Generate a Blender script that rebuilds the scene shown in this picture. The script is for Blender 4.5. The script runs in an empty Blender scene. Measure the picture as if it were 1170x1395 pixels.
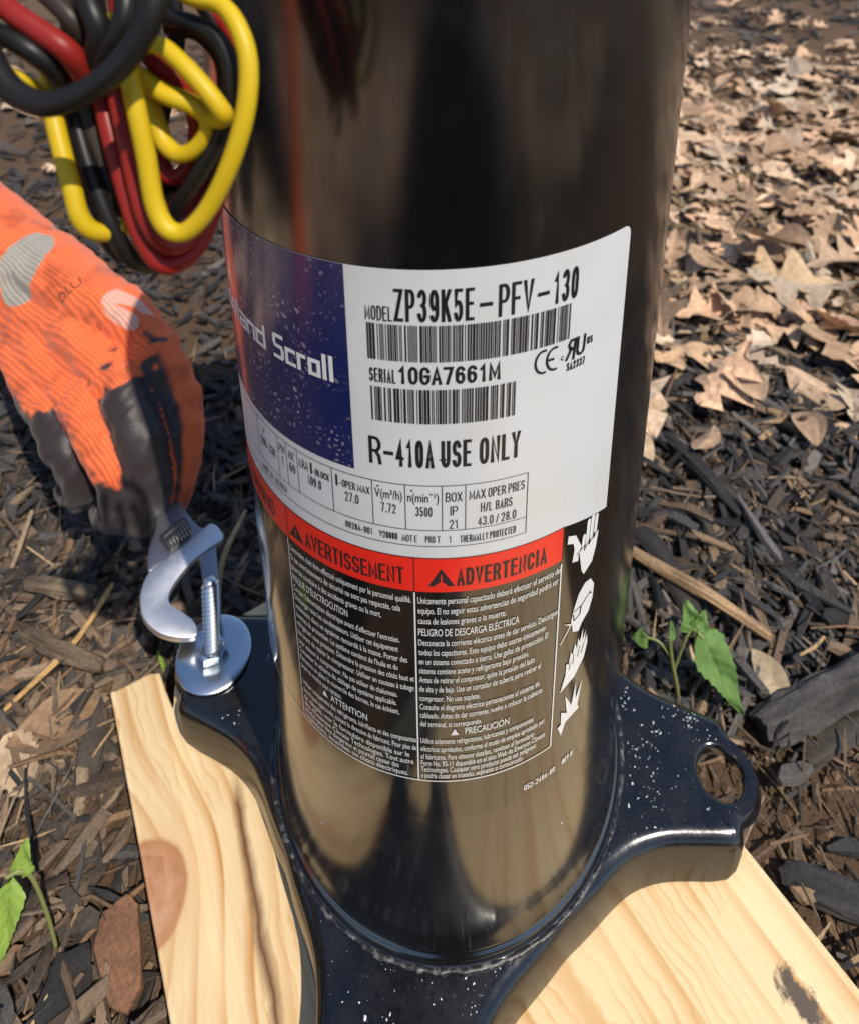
import bpy, bmesh, math, random
import numpy as np
from mathutils import Vector, Matrix, noise
from mathutils.bvhtree import BVHTree
from mathutils.geometry import tessellate_polygon

random.seed(7)
RNG = np.random.default_rng(7)
SC = bpy.context.scene
COL = SC.collection
MM = 0.001

# ------------------------------------------------------------------ camera
cam_data = bpy.data.cameras.new('camera')
cam = bpy.data.objects.new('camera', cam_data)
COL.objects.link(cam)
SC.camera = cam
CAM_POS = Vector((0.0, -0.23936, 0.42045))
FWD = Vector((-0.002035, 0.952589, -0.304254)).normalized()
RIGHT = Vector((0.99999, 0.000723, -0.004425)).normalized()
UP = RIGHT.cross(FWD).normalized()
m = Matrix.Identity(4)
for i in range(3):
    m[i][0], m[i][1], m[i][2], m[i][3] = RIGHT[i], UP[i], -FWD[i], CAM_POS[i]
cam.matrix_world = m
cam_data.sensor_fit = 'HORIZONTAL'
cam_data.sensor_width = 36.0
cam_data.lens = 36.0 * 930.53 / 1170.0
cam_data.shift_x = -(603.6 - 585.0) / 1170.0
cam_data.shift_y = -(697.5 - 111.37) / 1170.0
cam_data.clip_start = 0.01
cam_data.clip_end = 400.0
cam_data.dof.use_dof = True
cam_data.dof.focus_distance = 0.235
cam_data.dof.aperture_fstop = 16.5

# ------------------------------------------------------------------ sky and sun
SUN_DIR = Vector((0.20, -0.25, 0.50)).normalized()
elev = math.asin(SUN_DIR.z)
azim = math.atan2(SUN_DIR.x, SUN_DIR.y)
world = bpy.data.worlds.new('World')
SC.world = world
world.use_nodes = True
wn = world.node_tree
bg = wn.nodes['Background']
sky = wn.nodes.new('ShaderNodeTexSky')
sky.sky_type = 'NISHITA'
sky.sun_disc = False
sky.sun_elevation = elev
sky.sun_rotation = azim
sky.air_density = 1.0
sky.dust_density = 0.4
sky.ozone_density = 2.0
wn.links.new(sky.outputs[0], bg.inputs[0])
bg.inputs[1].default_value = 0.15
sun_data = bpy.data.lights.new('sun', 'SUN')
sun_data.energy = 4.2
sun_data.angle = math.radians(0.55)
sun_data.color = (1.0, 0.93, 0.82)
sun = bpy.data.objects.new('sun', sun_data)
COL.objects.link(sun)
sun.rotation_euler = (-SUN_DIR).to_track_quat('-Z', 'Y').to_euler()
SC.view_settings.view_transform = 'Standard'
SC.view_settings.look = 'None'
SC.view_settings.gamma = 1.0
SC.view_settings.exposure = 0.15
SC.view_settings.use_curve_mapping = False

# ------------------------------------------------------------------ helpers
def tag(o, label=None, cat=None, group=None, kind=None):
    if label: o['label'] = label
    if cat: o['category'] = cat
    if group: o['group'] = group
    if kind: o['kind'] = kind
    return o

def empty(name, loc=(0, 0, 0)):
    o = bpy.data.objects.new(name, None)
    o.empty_display_size = 0.02
    o.location = loc
    COL.objects.link(o)
    return o

def link(name, me, mat=None, parent=None, loc=None):
    o = bpy.data.objects.new(name, me)
    if mat is not None and len(me.materials) == 0:
        me.materials.append(mat)
    COL.objects.link(o)
    if parent is not None:
        o.parent = parent
        off = Vector((0, 0, 0))
        p = parent
        while p is not None:
            off += p.location
            p = p.parent
        o.location = -off if loc is None else loc
    elif loc is not None:
        o.location = loc
    return o

def mesh_from(name, verts, faces, smooth=True, sharp=35):
    me = bpy.data.meshes.new(name)
    me.from_pydata([tuple(v) for v in verts], [], [tuple(f) for f in faces])
    me.validate()
    if smooth:
        me.polygons.foreach_set('use_smooth', [True] * len(me.polygons))
        if sharp: me.set_sharp_from_angle(angle=math.radians(sharp))
    me.update()
    return me

def quads_mesh(name, V, F, C=None, smooth=True):
    """fast mesh from numpy quads, colour per vertex"""
    me = bpy.data.meshes.new(name)
    n, k = F.shape
    me.vertices.add(len(V)); me.vertices.foreach_set('co', V.astype(np.float32).ravel())
    me.loops.add(n * k); me.loops.foreach_set('vertex_index', F.astype(np.int32).ravel())
    me.polygons.add(n)
    me.polygons.foreach_set('loop_start', np.arange(n, dtype=np.int32) * k)
    me.polygons.foreach_set('loop_total', np.full(n, k, np.int32))
    me.polygons.foreach_set('use_smooth', np.full(n, smooth))
    me.update(calc_edges=True)
    if C is not None:
        a = me.color_attributes.new('col', 'FLOAT_COLOR', 'POINT')
        a.data.foreach_set('color', np.concatenate([C, np.ones((len(C), 1))], 1).astype(np.float32).ravel())
    return me

def lathe(profile, seg=96, close=False):
    V, F = [], []
    n = len(profile)
    for i in range(seg):
        a = 2 * math.pi * i / seg
        for r, z in profile: V.append((r * math.cos(a), r * math.sin(a), z))
    for i in range(seg):
        j = (i + 1) % seg
        for k in range(n - 1): F.append((i * n + k, j * n + k, j * n + k + 1, i * n + k + 1))
        if close: F.append((i * n + n - 1, j * n + n - 1, j * n, i * n))
    return V, F

def catmull(P, sub=8, closed=False):
    P = [Vector(p) for p in P]
    out = []
    n = len(P)
    for i in range(n if closed else n - 1):
        p0 = P[(i - 1) % n] if closed or i > 0 else P[0] * 2 - P[1]
        p1, p2 = P[i], P[(i + 1) % n]
        p3 = P[(i + 2) % n] if closed or i + 2 < n else P[-1] * 2 - P[-2]
        for k in range(sub):
            t = k / sub
            out.append(0.5 * ((2 * p1) + (p2 - p0) * t + (2 * p0 - 5 * p1 + 4 * p2 - p3) * t * t + (3 * p1 - p0 - 3 * p2 + p3) * t ** 3))
    if not closed: out.append(P[-1].copy())
    return out

def tube(path, rad, seg=12, caps=True):
    """tube along 3-D points; rad a number or list"""
    V, F = [], []
    n = len(path)
    path = [Vector(p) for p in path]
    ref = None
    for i, p in enumerate(path):
        t = (path[min(i + 1, n - 1)] - path[max(i - 1, 0)]).normalized()
        if ref is None:
            ref = Vector((0, 0, 1)) if abs(t.z) < 0.9 else Vector((1, 0, 0))
        a = (ref - t * ref.dot(t)).normalized()
        ref = a
        b = t.cross(a)
        r = rad[i] if isinstance(rad, (list, tuple)) else rad
        for k in range(seg):
            th = 2 * math.pi * k / seg
            V.append(p + (a * math.cos(th) + b * math.sin(th)) * r)
    for i in range(n - 1):
        for k in range(seg):
            k2 = (k + 1) % seg
            F.append((i * seg + k, i * seg + k2, (i + 1) * seg + k2, (i + 1) * seg + k))
    if caps:
        F.append(tuple(reversed(range(seg))))
        F.append(tuple(range((n - 1) * seg, n * seg)))
    return V, F

def extrude_outline(P, t, bev=0.0):
    """closed 2-D outline (ccw, local x,y) to a plate of thickness t with a chamfer; top at z=0"""
    bm = bmesh.new()
    n = len(P)
    c = [Vector((p[0], p[1])) for p in P]
    nor = []
    for i in range(n):
        d = (c[(i + 1) % n] - c[i - 1]).normalized()
        nor.append(Vector((d.y, -d.x)))
    rings = []
    lv = [(-bev, 0.0), (-bev * 0.3, -bev * 0.3), (0, -bev), (0, -t + bev), (-bev * 0.3, -t + bev * 0.3), (-bev, -t)] if bev else [(0, 0), (0, -t)]
    for off, z in lv:
        rings.append([bm.verts.new((c[i].x + nor[i].x * off, c[i].y + nor[i].y * off, z)) for i in range(n)])
    for a, b in zip(rings, rings[1:]):
        for i in range(n):
            j = (i + 1) % n
            bm.faces.new((a[i], b[i], b[j], a[j]))
    for ring, flip in ((rings[0], False), (rings[-1], True)):
        for tri in tessellate_polygon([[Vector((v.co.x, v.co.y, 0.0)) for v in ring]]):
            try: bm.faces.new([ring[q] for q in (reversed(tri) if flip else tri)])
            except ValueError: pass
    return bm

def bm_mesh(bm, name, sharp=35, smooth=True):
    me = bpy.data.meshes.new(name)
    bmesh.ops.recalc_face_normals(bm, faces=bm.faces)
    bm.to_mesh(me); bm.free()
    if smooth:
        me.polygons.foreach_set('use_smooth', [True] * len(me.polygons))
        me.set_sharp_from_angle(angle=math.radians(sharp))
    return me

# ------------------------------------------------------------------ materials
class NT:
    def __init__(s, name):
        s.m = bpy.data.materials.new(name); s.m.use_nodes = True
        s.t = s.m.node_tree; s.b = s.t.nodes['Principled BSDF']
    def n(s, typ, **kw):
        nd = s.t.nodes.new('ShaderNode' + typ)
        for k, v in kw.items():
            if k.startswith('i_'):
                nd.inputs[k[2:].replace('_', ' ')].default_value = v
            else: setattr(nd, k, v)
        return nd
    def l(s, a, b): s.t.links.new(a, b)
    def math(s, op, a, b=None, c=None, clamp=False):
        nd = s.n('Math', operation=op, use_clamp=clamp)
        for i, v in enumerate((a, b, c)):
            if v is None: continue
            if isinstance(v, (int, float)): nd.inputs[i].default_value = v
            else: s.l(v, nd.inputs[i])
        return nd.outputs[0]
    def mix(s, fac, a, b):
        nd = s.n('Mix', data_type='RGBA')
        for i, v in ((0, fac), (6, a), (7, b)):
            if isinstance(v, (int, float)): nd.inputs[i].default_value = v
            elif isinstance(v, tuple): nd.inputs[i].default_value = (*v, 1) if len(v) == 3 else v
            else: s.l(v, nd.inputs[i])
        return nd.outputs[2]
    def ramp(s, fac, stops):
        nd = s.n('ValToRGB')
        el = nd.color_ramp.elements
        while len(el) < len(stops): el.new(0.5)
        for e, (p, c) in zip(el, stops):
            e.position = p; e.color = (*c, 1) if len(c) == 3 else c
        s.l(fac, nd.inputs[0])
        return nd.outputs[0]
    def noise(s, scale, detail=3, rough=0.55, vec=None, dist=0.0):
        nd = s.n('TexNoise'); nd.inputs['Scale'].default_value = scale; nd.inputs['Detail'].default_value = detail
        nd.inputs['Roughness'].default_value = rough; nd.inputs['Distortion'].default_value = dist
        if vec is None:
            vec = s.n('TexCoord').outputs['Object']
        s.l(vec, nd.inputs['Vector'])
        return nd.outputs['Fac']
    def bump(s, h, dist, strength=1.0):
        nd = s.n('Bump'); nd.inputs['Distance'].default_value = dist; nd.inputs['Strength'].default_value = strength
        s.l(h, nd.inputs['Height']); s.l(nd.outputs[0], s.b.inputs['Normal'])
    def set(s, **kw):
        for k, v in kw.items():
            k = k.replace('_', ' ')
            if isinstance(v, (int, float)): s.b.inputs[k].default_value = v
            elif isinstance(v, tuple): s.b.inputs[k].default_value = (*v, 1) if len(v) == 3 else v
            else: s.l(v, s.b.inputs[k])
        return s

def simple(name, col, rough=0.5, metal=0.0, **kw):
    t = NT(name); t.set(Base_Color=col, Roughness=rough, Metallic=metal, **kw)
    return t.m

M = {}
# gloss black paint of shell: faint dust and orange peel
t = NT('black_paint')
dust = t.ramp(t.noise(55, 5, 0.65), [(0.5, (0, 0, 0)), (0.8, (1, 1, 1))])
t.set(Base_Color=t.mix(dust, (0.005, 0.005, 0.005), (0.012, 0.011, 0.010)),
      Roughness=t.math('ADD', t.math('MULTIPLY', dust, 0.10), 0.16), IOR=2.0)
t.bump(t.noise(900, 2), 0.00002, 0.5)
M['black'] = t.m
t = NT('black_plate_paint')
dust = t.ramp(t.math('ADD', t.math('MULTIPLY', t.noise(70, 6, 0.7), 0.6), t.math('MULTIPLY', t.noise(600, 4, 0.7), 0.4)), [(0.42, (0, 0, 0)), (0.68, (1, 1, 1))])
t.set(Base_Color=t.mix(dust, (0.004, 0.004, 0.005), (0.016, 0.015, 0.015)),
      Roughness=t.math('ADD', t.math('MULTIPLY', dust, 0.12), 0.13), IOR=1.62)
t.bump(t.noise(700, 3), 0.00004, 0.5)
M['plate'] = t.m
# label papers
t = NT('label_white')
w = t.noise(28, 4)
t.set(Base_Color=t.mix(t.ramp(w, [(0.35, (0, 0, 0)), (0.75, (1, 1, 1))]), (0.67, 0.68, 0.69), (0.61, 0.60, 0.57)), Roughness=0.34)
t.bump(t.math('ADD', t.noise(120, 3), t.math('MULTIPLY', t.noise(18, 2), 3.0)), 0.00008, 0.5)
M['white'] = t.m
t = NT('label_blue')
vor = t.n('TexVoronoi', feature='DISTANCE_TO_EDGE'); vor.inputs['Scale'].default_value = 430
t.l(t.n('TexCoord').outputs['Object'], vor.inputs['Vector'])
drops_sheen = t.math('MULTIPLY', t.ramp(vor.outputs['Distance'], [(0.22, (0, 0, 0)), (0.32, (1, 1, 1))]),
               t.ramp(t.noise(75, 5, 0.75), [(0.47, (0, 0, 0)), (0.60, (1, 1, 1))]))
scuff = t.ramp(t.noise(260, 4, 0.8, dist=1.5), [(0.6, (0, 0, 0)), (0.75, (1, 1, 1))])
t.set(Base_Color=t.mix(t.math('MULTIPLY', scuff, 0.35), t.mix(t.math('MULTIPLY', drops_sheen, 0.65), (0.011, 0.017, 0.088), (0.36, 0.32, 0.38)), (0.16, 0.16, 0.27)),  # water drops; their pale pinkish tint also paints in the panel's milky reflection
      Roughness=t.math('ADD', 0.16, t.math('MULTIPLY', drops_sheen, 0.15)), Specular_IOR_Level=0.55)
t.bump(t.math('ADD', drops_sheen, scuff), 0.00012, 0.55)
M['blue'] = t.m
M['red'] = simple('label_red', (0.80, 0.022, 0.012), 0.32)
M['film'] = simple('label_black_film', (0.006, 0.006, 0.006), 0.12, IOR=1.85)
M['ink'] = simple('black_ink', (0.012, 0.012, 0.014), 0.4)
M['inkw'] = simple('white_ink', (0.74, 0.74, 0.72), 0.4)
# metals
t = NT('zinc'); t.set(Base_Color=t.mix(t.noise(160, 4), (0.62, 0.66, 0.70), (0.50, 0.55, 0.60)), Metallic=1.0, Roughness=t.math('ADD', 0.17, t.math('MULTIPLY', t.noise(40, 3), 0.12)))
M['zinc'] = t.m
t = NT('satin_chrome'); t.set(Base_Color=t.mix(t.noise(60, 4), (0.74, 0.73, 0.74), (0.62, 0.62, 0.63)), Metallic=1.0, Roughness=t.math('ADD', 0.38, t.math('MULTIPLY', t.noise(200, 3), 0.2)))
M['chrome'] = t.m
M['knurl'] = simple('dark_worm_steel', (0.30, 0.28, 0.27), 0.28, 1.0)
t = NT('brushed_body'); t.set(Base_Color=t.mix(t.noise(90, 4), (0.36, 0.35, 0.38), (0.26, 0.26, 0.28)), Metallic=1.0, Roughness=t.math('ADD', 0.36, t.math('MULTIPLY', t.noise(300, 3), 0.15)))
M['steel'] = t.m
# wires
for k, c in (('y', (0.56, 0.38, 0.010)), ('r', (0.24, 0.014, 0.010)), ('k', (0.010, 0.009, 0.008)), ('br', (0.035, 0.025, 0.018))):
    t = NT('wire_' + k); t.set(Base_Color=c, Roughness=0.42, Specular_IOR_Level=0.28)
    t.bump(t.noise(240, 3), 0.0001, 0.3)
    M['w' + k] = t.m
# attribute coloured litter
def attr_mat(name, rough, spec, nscale, bump, trans=0.0, streak=None):
    t = NT(name)
    a = t.n('Attribute'); a.attribute_name = 'col'
    nz = t.noise(nscale, 5, 0.7)
    c = t.n('Mix', data_type='RGBA', blend_type='MULTIPLY'); c.inputs[0].default_value = 1
    t.l(a.outputs['Color'], c.inputs[6])
    t.l(t.ramp(nz, [(0.3, (0.55, 0.55, 0.55)), (0.7, (1.25, 1.22, 1.18))]), c.inputs[7])
    t.set(Base_Color=c.outputs[2], Roughness=rough, Specular_IOR_Level=spec)
    t.bump(nz, bump, 0.8)
    return t.m
M['chip'] = attr_mat('mulch_wood', 0.78, 0.3, 420, 0.0012)
M['leaf'] = attr_mat('dry_leaf', 0.66, 0.3, 160, 0.0012)
M['crumb'] = attr_mat('soil_crumb', 0.92, 0.15, 500, 0.001)
M['glove'] = None
# soil
t = NT('soil')
a = t.noise(14, 6, 0.65); b2 = t.noise(160, 6, 0.75)
sx = t.n('SeparateXYZ'); t.l(t.n('TexCoord').outputs['Object'], sx.inputs[0])
zone = t.ramp(t.math('ADD', t.math('MULTIPLY', sx.outputs[1], 0.5), t.math('MULTIPLY', t.noise(6, 4), 0.35)), [(0.32, (0,) * 3), (0.42, (1,) * 3), (0.72, (1,) * 3), (0.85, (0,) * 3)])
zone = t.math('MULTIPLY', zone, t.ramp(t.math('ADD', sx.outputs[0], 0.5), [(0.5, (0,) * 3), (0.6, (1,) * 3)]))
scol = t.mix(b2, t.mix(a, (0.050, 0.032, 0.021), (0.115, 0.070, 0.043)), (0.20, 0.128, 0.080))
t.set(Base_Color=t.mix(zone, scol, t.mix(b2, (0.20, 0.13, 0.08), (0.40, 0.28, 0.17))), Roughness=0.95, Specular_IOR_Level=0.12)
t.bump(t.math('ADD', t.noise(90, 6, 0.8), t.math('MULTIPLY', t.noise(420, 4, 0.8), 0.4)), 0.006, 1.0)
M['soil'] = t.m
# pine: growth lines run along local x, pushed round a knot on the left edge
t = NT('pine')
sep = t.n('SeparateXYZ'); t.l(t.n('TexCoord').outputs['Object'], sep.inputs[0])
u, v = sep.outputs[0], sep.outputs[1]
KU, KV = -0.032, -0.1465
du = t.math('SUBTRACT', u, KU); dv = t.math('SUBTRACT', v, KV)
g1 = t.math('POWER', 2.718, t.math('MULTIPLY', t.math('POWER', t.math('DIVIDE', du, 0.042), 2.0), -1.0))
g2 = t.math('POWER', 2.718, t.math('MULTIPLY', t.math('DIVIDE', dv, 0.055), -1.0))
comb = t.n('CombineXYZ'); t.l(t.math('MULTIPLY', u, 0.22), comb.inputs[0]); t.l(v, comb.inputs[1])
warp = t.math('MULTIPLY', t.math('SUBTRACT', t.noise(9, 3, 0.5, comb.outputs[0]), 0.5), 0.055)
gv = t.math('ADD', t.math('SUBTRACT', v, t.math('MULTIPLY', t.math('MULTIPLY', g1, g2), 0.030)), warp)
fr = t.math('FRACT', t.math('MULTIPLY', gv, 62.0))
late = t.ramp(fr, [(0.0, (0.0,) * 3), (0.55, (0.12,) * 3), (0.80, (0.7,) * 3), (0.9, (1.0,) * 3), (0.96, (0.3,) * 3), (1.0, (0.0,) * 3)])
lowf = t.ramp(t.noise(30, 2, 0.5, comb.outputs[0]), [(0.38, (0.08,) * 3), (0.62, (1.0,) * 3)])
comb2 = t.n('CombineXYZ'); t.l(t.math('MULTIPLY', u, 0.05), comb2.inputs[0]); t.l(v, comb2.inputs[1])
fib = t.noise(900, 3, 0.6, comb2.outputs[0])
fib2 = t.ramp(fib, [(0.3, (0,) * 3), (0.7, (1,) * 3)])
base = t.mix(t.math('MULTIPLY', fib2, 0.32), (0.79, 0.60, 0.345), (0.64, 0.445, 0.22))
base = t.mix(t.math('MULTIPLY', t.ramp(t.noise(22, 5, 0.7), [(0.45, (0,) * 3), (0.75, (1,) * 3)]), 0.35), base, (0.71, 0.53, 0.30))
wood = t.mix(t.math('MULTIPLY', t.math('MULTIPLY', late, lowf), 1.0), base, (0.50, 0.235, 0.065))
gv2 = t.math('ADD', gv, t.math('MULTIPLY', t.math('SUBTRACT', t.noise(38, 3, 0.55), 0.5), 0.014))
fr2 = t.math('FRACT', t.math('MULTIPLY', gv2, 175.0))
fine = t.ramp(fr2, [(0.0, (0.0,) * 3), (0.6, (0.25,) * 3), (0.85, (1.0,) * 3), (1.0, (0.0,) * 3)])
fmask = t.ramp(t.noise(11, 2, 0.5), [(0.42, (0.05,) * 3), (0.6, (1.0,) * 3)])
wood = t.mix(t.math('MULTIPLY', t.math('MULTIPLY', fine, fmask), 0.8), wood, (0.56, 0.30, 0.10))
# the knot
kd = t.math('SQRT', t.math('ADD', t.math('POWER', t.math('DIVIDE', du, 0.0205), 2.0), t.math('POWER', t.math('DIVIDE', dv, 0.0185), 2.0)))
kd = t.math('ADD', kd, t.math('MULTIPLY', t.math('SUBTRACT', t.noise(90, 3), 0.5), 0.12))
kring = t.math('FRACT', t.math('ADD', t.math('MULTIPLY', kd, 2.5), t.math('MULTIPLY', t.noise(40, 3), 3.0)))
kcol = t.mix(t.math('MULTIPLY', kring, t.noise(200, 4)), (0.50, 0.245, 0.125), (0.33, 0.135, 0.065))
kcol = t.mix(t.ramp(t.noise(60, 4, 0.7), [(0.45, (0,) * 3), (0.7, (1,) * 3)]), kcol, (0.56, 0.32, 0.18))
kcol = t.mix(t.ramp(kd, [(0.80, (0,) * 3), (1.0, (1,) * 3)]), kcol, (0.44, 0.20, 0.085))
wood = t.mix(t.ramp(t.math('MULTIPLY', kd, 0.5), [(0.485, (0,) * 3), (0.54, (1,) * 3)]), kcol, wood)
halo = t.ramp(t.math('MULTIPLY', kd, 0.3), [(0.31, (1,) * 3), (0.55, (0,) * 3)])
wood = t.mix(t.math('MULTIPLY', t.math('MULTIPLY', halo, t.math('GREATER_THAN', kd, 1.03)), 0.4), wood, (0.60, 0.36, 0.15))
# the long resin split
sp = t.math('ADD', t.math('MULTIPLY', u, -0.115), -0.1045)
sp = t.math('ADD', sp, t.math('MULTIPLY', t.math('SUBTRACT', t.noise(45, 3, 0.6), 0.5), 0.006))
sdist = t.math('ABSOLUTE', t.math('SUBTRACT', v, sp))
smask = t.math('MULTIPLY', t.ramp(sdist, [(0.0007, (1,) * 3), (0.0015, (0,) * 3)]), t.ramp(t.math('ADD', u, 0.1), [(0.045, (0,) * 3), (0.06, (1,) * 3)]))
wood = t.mix(smask, wood, (0.15, 0.065, 0.028))
# ground-in dirt smear and specks
dd = t.math('SQRT', t.math('ADD', t.math('POWER', t.math('DIVIDE', t.math('SUBTRACT', u, 0.152), 0.013), 2.0), t.math('POWER', t.math('DIVIDE', t.math('SUBTRACT', v, 0.074), 0.0065), 2.0)))
dirt = t.ramp(t.math('ADD', dd, t.math('MULTIPLY', t.math('SUBTRACT', t.noise(170, 5, 0.7), 0.5), 2.2)), [(0.55, (1,) * 3), (0.95, (0,) * 3)])
spk = t.ramp(t.noise(330, 3, 0.6), [(0.74, (0,) * 3), (0.78, (1,) * 3)])
wood = t.mix(t.math('MAXIMUM', dirt, t.math('MULTIPLY', spk, 0.6)), wood, (0.10, 0.075, 0.055))
t.set(Base_Color=wood, Roughness=0.62, Specular_IOR_Level=0.3)
t.bump(t.math('SUBTRACT', t.math('ADD', fib, t.math('MULTIPLY', late, 0.6)), t.math('MULTIPLY', smask, 4.0)), 0.0003, 0.7)
M['pine'] = t.m

# ------------------------------------------------------------------ ground
GZ = -0.066
def gh(x, y):
    z = 0.010 * noise.noise((x * 4.0, y * 4.0, 3.1)) + 0.005 * noise.noise((x * 17, y * 17, 7.7)) + 0.0022 * noise.noise((x * 60, y * 60, 1.3))
    r = math.hypot(x, y)
    k = min(1.0, max(0.0, (r - 0.10) / 0.25))
    if r > 3: z *= 3.0 / r
    return GZ + z * (0.35 + 0.65 * k)

def graded(lim, near, n_near, n_far):
    a = np.linspace(-near, near, n_near)
    b = near + (lim - near) * (np.linspace(0, 1, n_far)[1:] ** 3.2)
    return np.concatenate([-b[::-1], a, b])
gx = graded(150.0, 0.62, 190, 44)
gy = graded(150.0, 0.62, 190, 44)
GV = np.array([(x, y, gh(x, y)) for x in gx for y in gy])
nx, ny = len(gx), len(gy)
ii, jj = np.meshgrid(np.arange(nx - 1), np.arange(ny - 1), indexing='ij')
GF = np.stack([ii * ny + jj, (ii + 1) * ny + jj, (ii + 1) * ny + jj + 1, ii * ny + jj + 1], -1).reshape(-1, 4)
tag(link('ground', quads_mesh('ground', GV, GF), M['soil']), 'brown soil under bark mulch and dry leaves', kind='structure')

# ------------------------------------------------------------------ pine board
BA = math.radians(-56)
prof = [(-129, -145), (-60, -144.6), (40, -145), (160, -144.7), (330, -145), (430, -145), (430, -20), (430, 97), (300, 97.3), (150, 97), (20, 97.2), (-60, 97),
        (-128, 97), (-129, 40), (-130.5, 0), (-128, -40), (-129, -70), (-130, -98), (-131, -107.5), (-121, -110.5), (-109, -114.5), (-101, -117), (-113, -118.3), (-124, -119), (-127, -124), (-128, -136)]
P = []
for a_, b_ in zip(prof, prof[1:] + prof[:1]):
    for k in range(3):
        f = k / 3.0
        P.append(((a_[0] + (b_[0] - a_[0]) * f) * MM, (a_[1] + (b_[1] - a_[1]) * f) * MM))
bm = extrude_outline(P, 0.038, 0.0011)
board = link('wooden_board', bm_mesh(bm, 'wooden_board', 50), M['pine'])
board.location = (0, 0, -0.030)
board.rotation_euler = (0, 0, BA)
tag(board, 'pale pine board with a red knot under the black compressor', 'board')

# ------------------------------------------------------------------ compressor
R = 82.5
comp = empty('compressor', (0, 0, -0.030))
tag(comp, 'black cylindrical compressor with a printed label standing on a pine board', 'compressor')

# shell
pf = [(87.9, -1.2), (88.1, 0.4), (87.3, 1.0), (86.6, 0.8), (86.2, 1.6), (85.6, 2.6), (84.9, 2.9), (84.5, 4.2), (83.7, 6.5), (83.0, 9.5), (82.6, 13), (82.5, 18)]
pf += [(82.5, z) for z in (60, 120, 200, 280, 360, 420)]
pf += [(82.5, 452), (81.6, 462), (78, 474), (70, 484), (55, 493), (35, 499), (12, 502), (0.01, 502.4)]
V, F = lathe([(r * MM, z * MM) for r, z in pf], 160)
link('shell', mesh_from('shell', V, F, True, 60), M['black'], comp)

# base plate
PH = -0.1924
quarter = [(62.3, 62.3), (69, 56.3), (75.5, 50.2), (82.5, 43.4), (91, 36.6), (99.5, 32.2), (108, 29.2), (118, 27.0), (128, 25.2), (135.5, 23.8), (138.6, 23.0), (139.4, 22.0)]
half = [(r, -tt) for r, tt in quarter]                 # tangential negative side first (ccw)
arc = []
for k in range(13):
    a = math.radians(-68 + 136 * k / 12)
    arc.append((134.7 + 18.0 * math.cos(a), 18.0 * math.sin(a)))
foot = half + arc + [(r, tt) for r, tt in reversed(quarter[1:])]
depth_q = [28] * 9 + [26, 20, 12]
depth = depth_q + [5.0] * len(arc) + list(reversed(depth_q[1:]))
OUT, DEP = [], []
for q in range(4):
    a = PH + q * math.pi / 2
    ca, sa = math.cos(a), math.sin(a)
    pts = [Vector((r * ca - tt * sa, r * sa + tt * ca)) for r, tt in foot]
    OUT += pts; DEP += depth
# resample the concave sides more finely
n = len(OUT)
P2, D2 = [], []
for i in range(n):
    a, b = OUT[i], OUT[(i + 1) % n]
    L = (b - a).length
    k = max(1, int(L / 2.5))
    if k > 1:
        p0, p3 = OUT[i - 1], OUT[(i + 2) % n]
        for q in range(k):
            t_ = q / k
            if (a - p0).length < 3 or (p3 - b).length < 3: p = a.lerp(b, t_)
            else: p = 0.5 * ((2 * a) + (b - p0) * t_ + (2 * p0 - 5 * a + 4 * b - p3) * t_ * t_ + (3 * a - p0 - 3 * b + p3) * t_ ** 3)
            P2.append(p); D2.append(DEP[i] + (DEP[(i + 1) % n] - DEP[i]) * t_)
    else:
        P2.append(a); D2.append(DEP[i])
n = len(P2)
NR = []
for i in range(n):
    d = (P2[(i + 1) % n] - P2[i - 1]).normalized()
    NR.append(Vector((d.y, -d.x)))
bm = bmesh.new()
rings = []
lv = [(-5.0, 0.0, 0), (-3.2, -0.35, 0), (-1.2, -1.4, 0), (0.6, -3.1, 0), (1.6, -5.0, 0), (2.2, 0, 1), (0.0, 0, 1), (-0.8, -5.5, 0), (-5.0, -3.6, 0)]
for off, z, fl in lv:
    ring = []
    for i in range(n):
        dd_ = D2[i]
        ear = dd_ <= 5.5
        zz = -dd_ if fl else max(z, -dd_ + 0.2 + (0.3 if off < 0 else 0))
        oo = off * (0.45 if ear and off > -4.9 else 1.0)
        p = P2[i] + NR[i] * oo
        ring.append(bm.verts.new((p.x * MM, p.y * MM, zz * MM)))
    rings.append(ring)
for a, b in zip(rings, rings[1:]):
    for i in range(n):
        j = (i + 1) % n
        bm.faces.new((a[i], b[i], b[j], a[j]))
# top sheet with four bolt holes
edges = [bm.edges.get((rings[0][i], rings[0][(i + 1) % n])) for i in range(n)]
HOLES = []
for q in range(4):
    a = PH + q * math.pi / 2
    c = Vector((134.7 * math.cos(a), 134.7 * math.sin(a)))
    HOLES.append(c)
    hr = []
    for rr, z in ((12.6, 0.0), (11.6, -0.3), (10.8, -1.1), (10.5, -2.2), (10.5, -5.0)):
        hr.append([bm.verts.new(((c.x + rr * math.cos(2 * math.pi * k / 36)) * MM, (c.y + rr * math.sin(2 * math.pi * k / 36)) * MM, z * MM)) for k in range(36)])
    for r0, r1 in zip(hr, hr[1:]):
        for k in range(36):
            bm.faces.new((r0[k], r0[(k + 1) % 36], r1[(k + 1) % 36], r1[k]))
    edges += [bm.edges.get((hr[0][k], hr[0][(k + 1) % 36])) for k in range(36)]
bmesh.ops.triangle_fill(bm, use_beauty=True, use_dissolve=False, edges=edges, normal=(0, 0, 1))
me = bm_mesh(bm, 'base_plate', 40)
plate = link('base_plate', me, M['plate'], comp)

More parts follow.
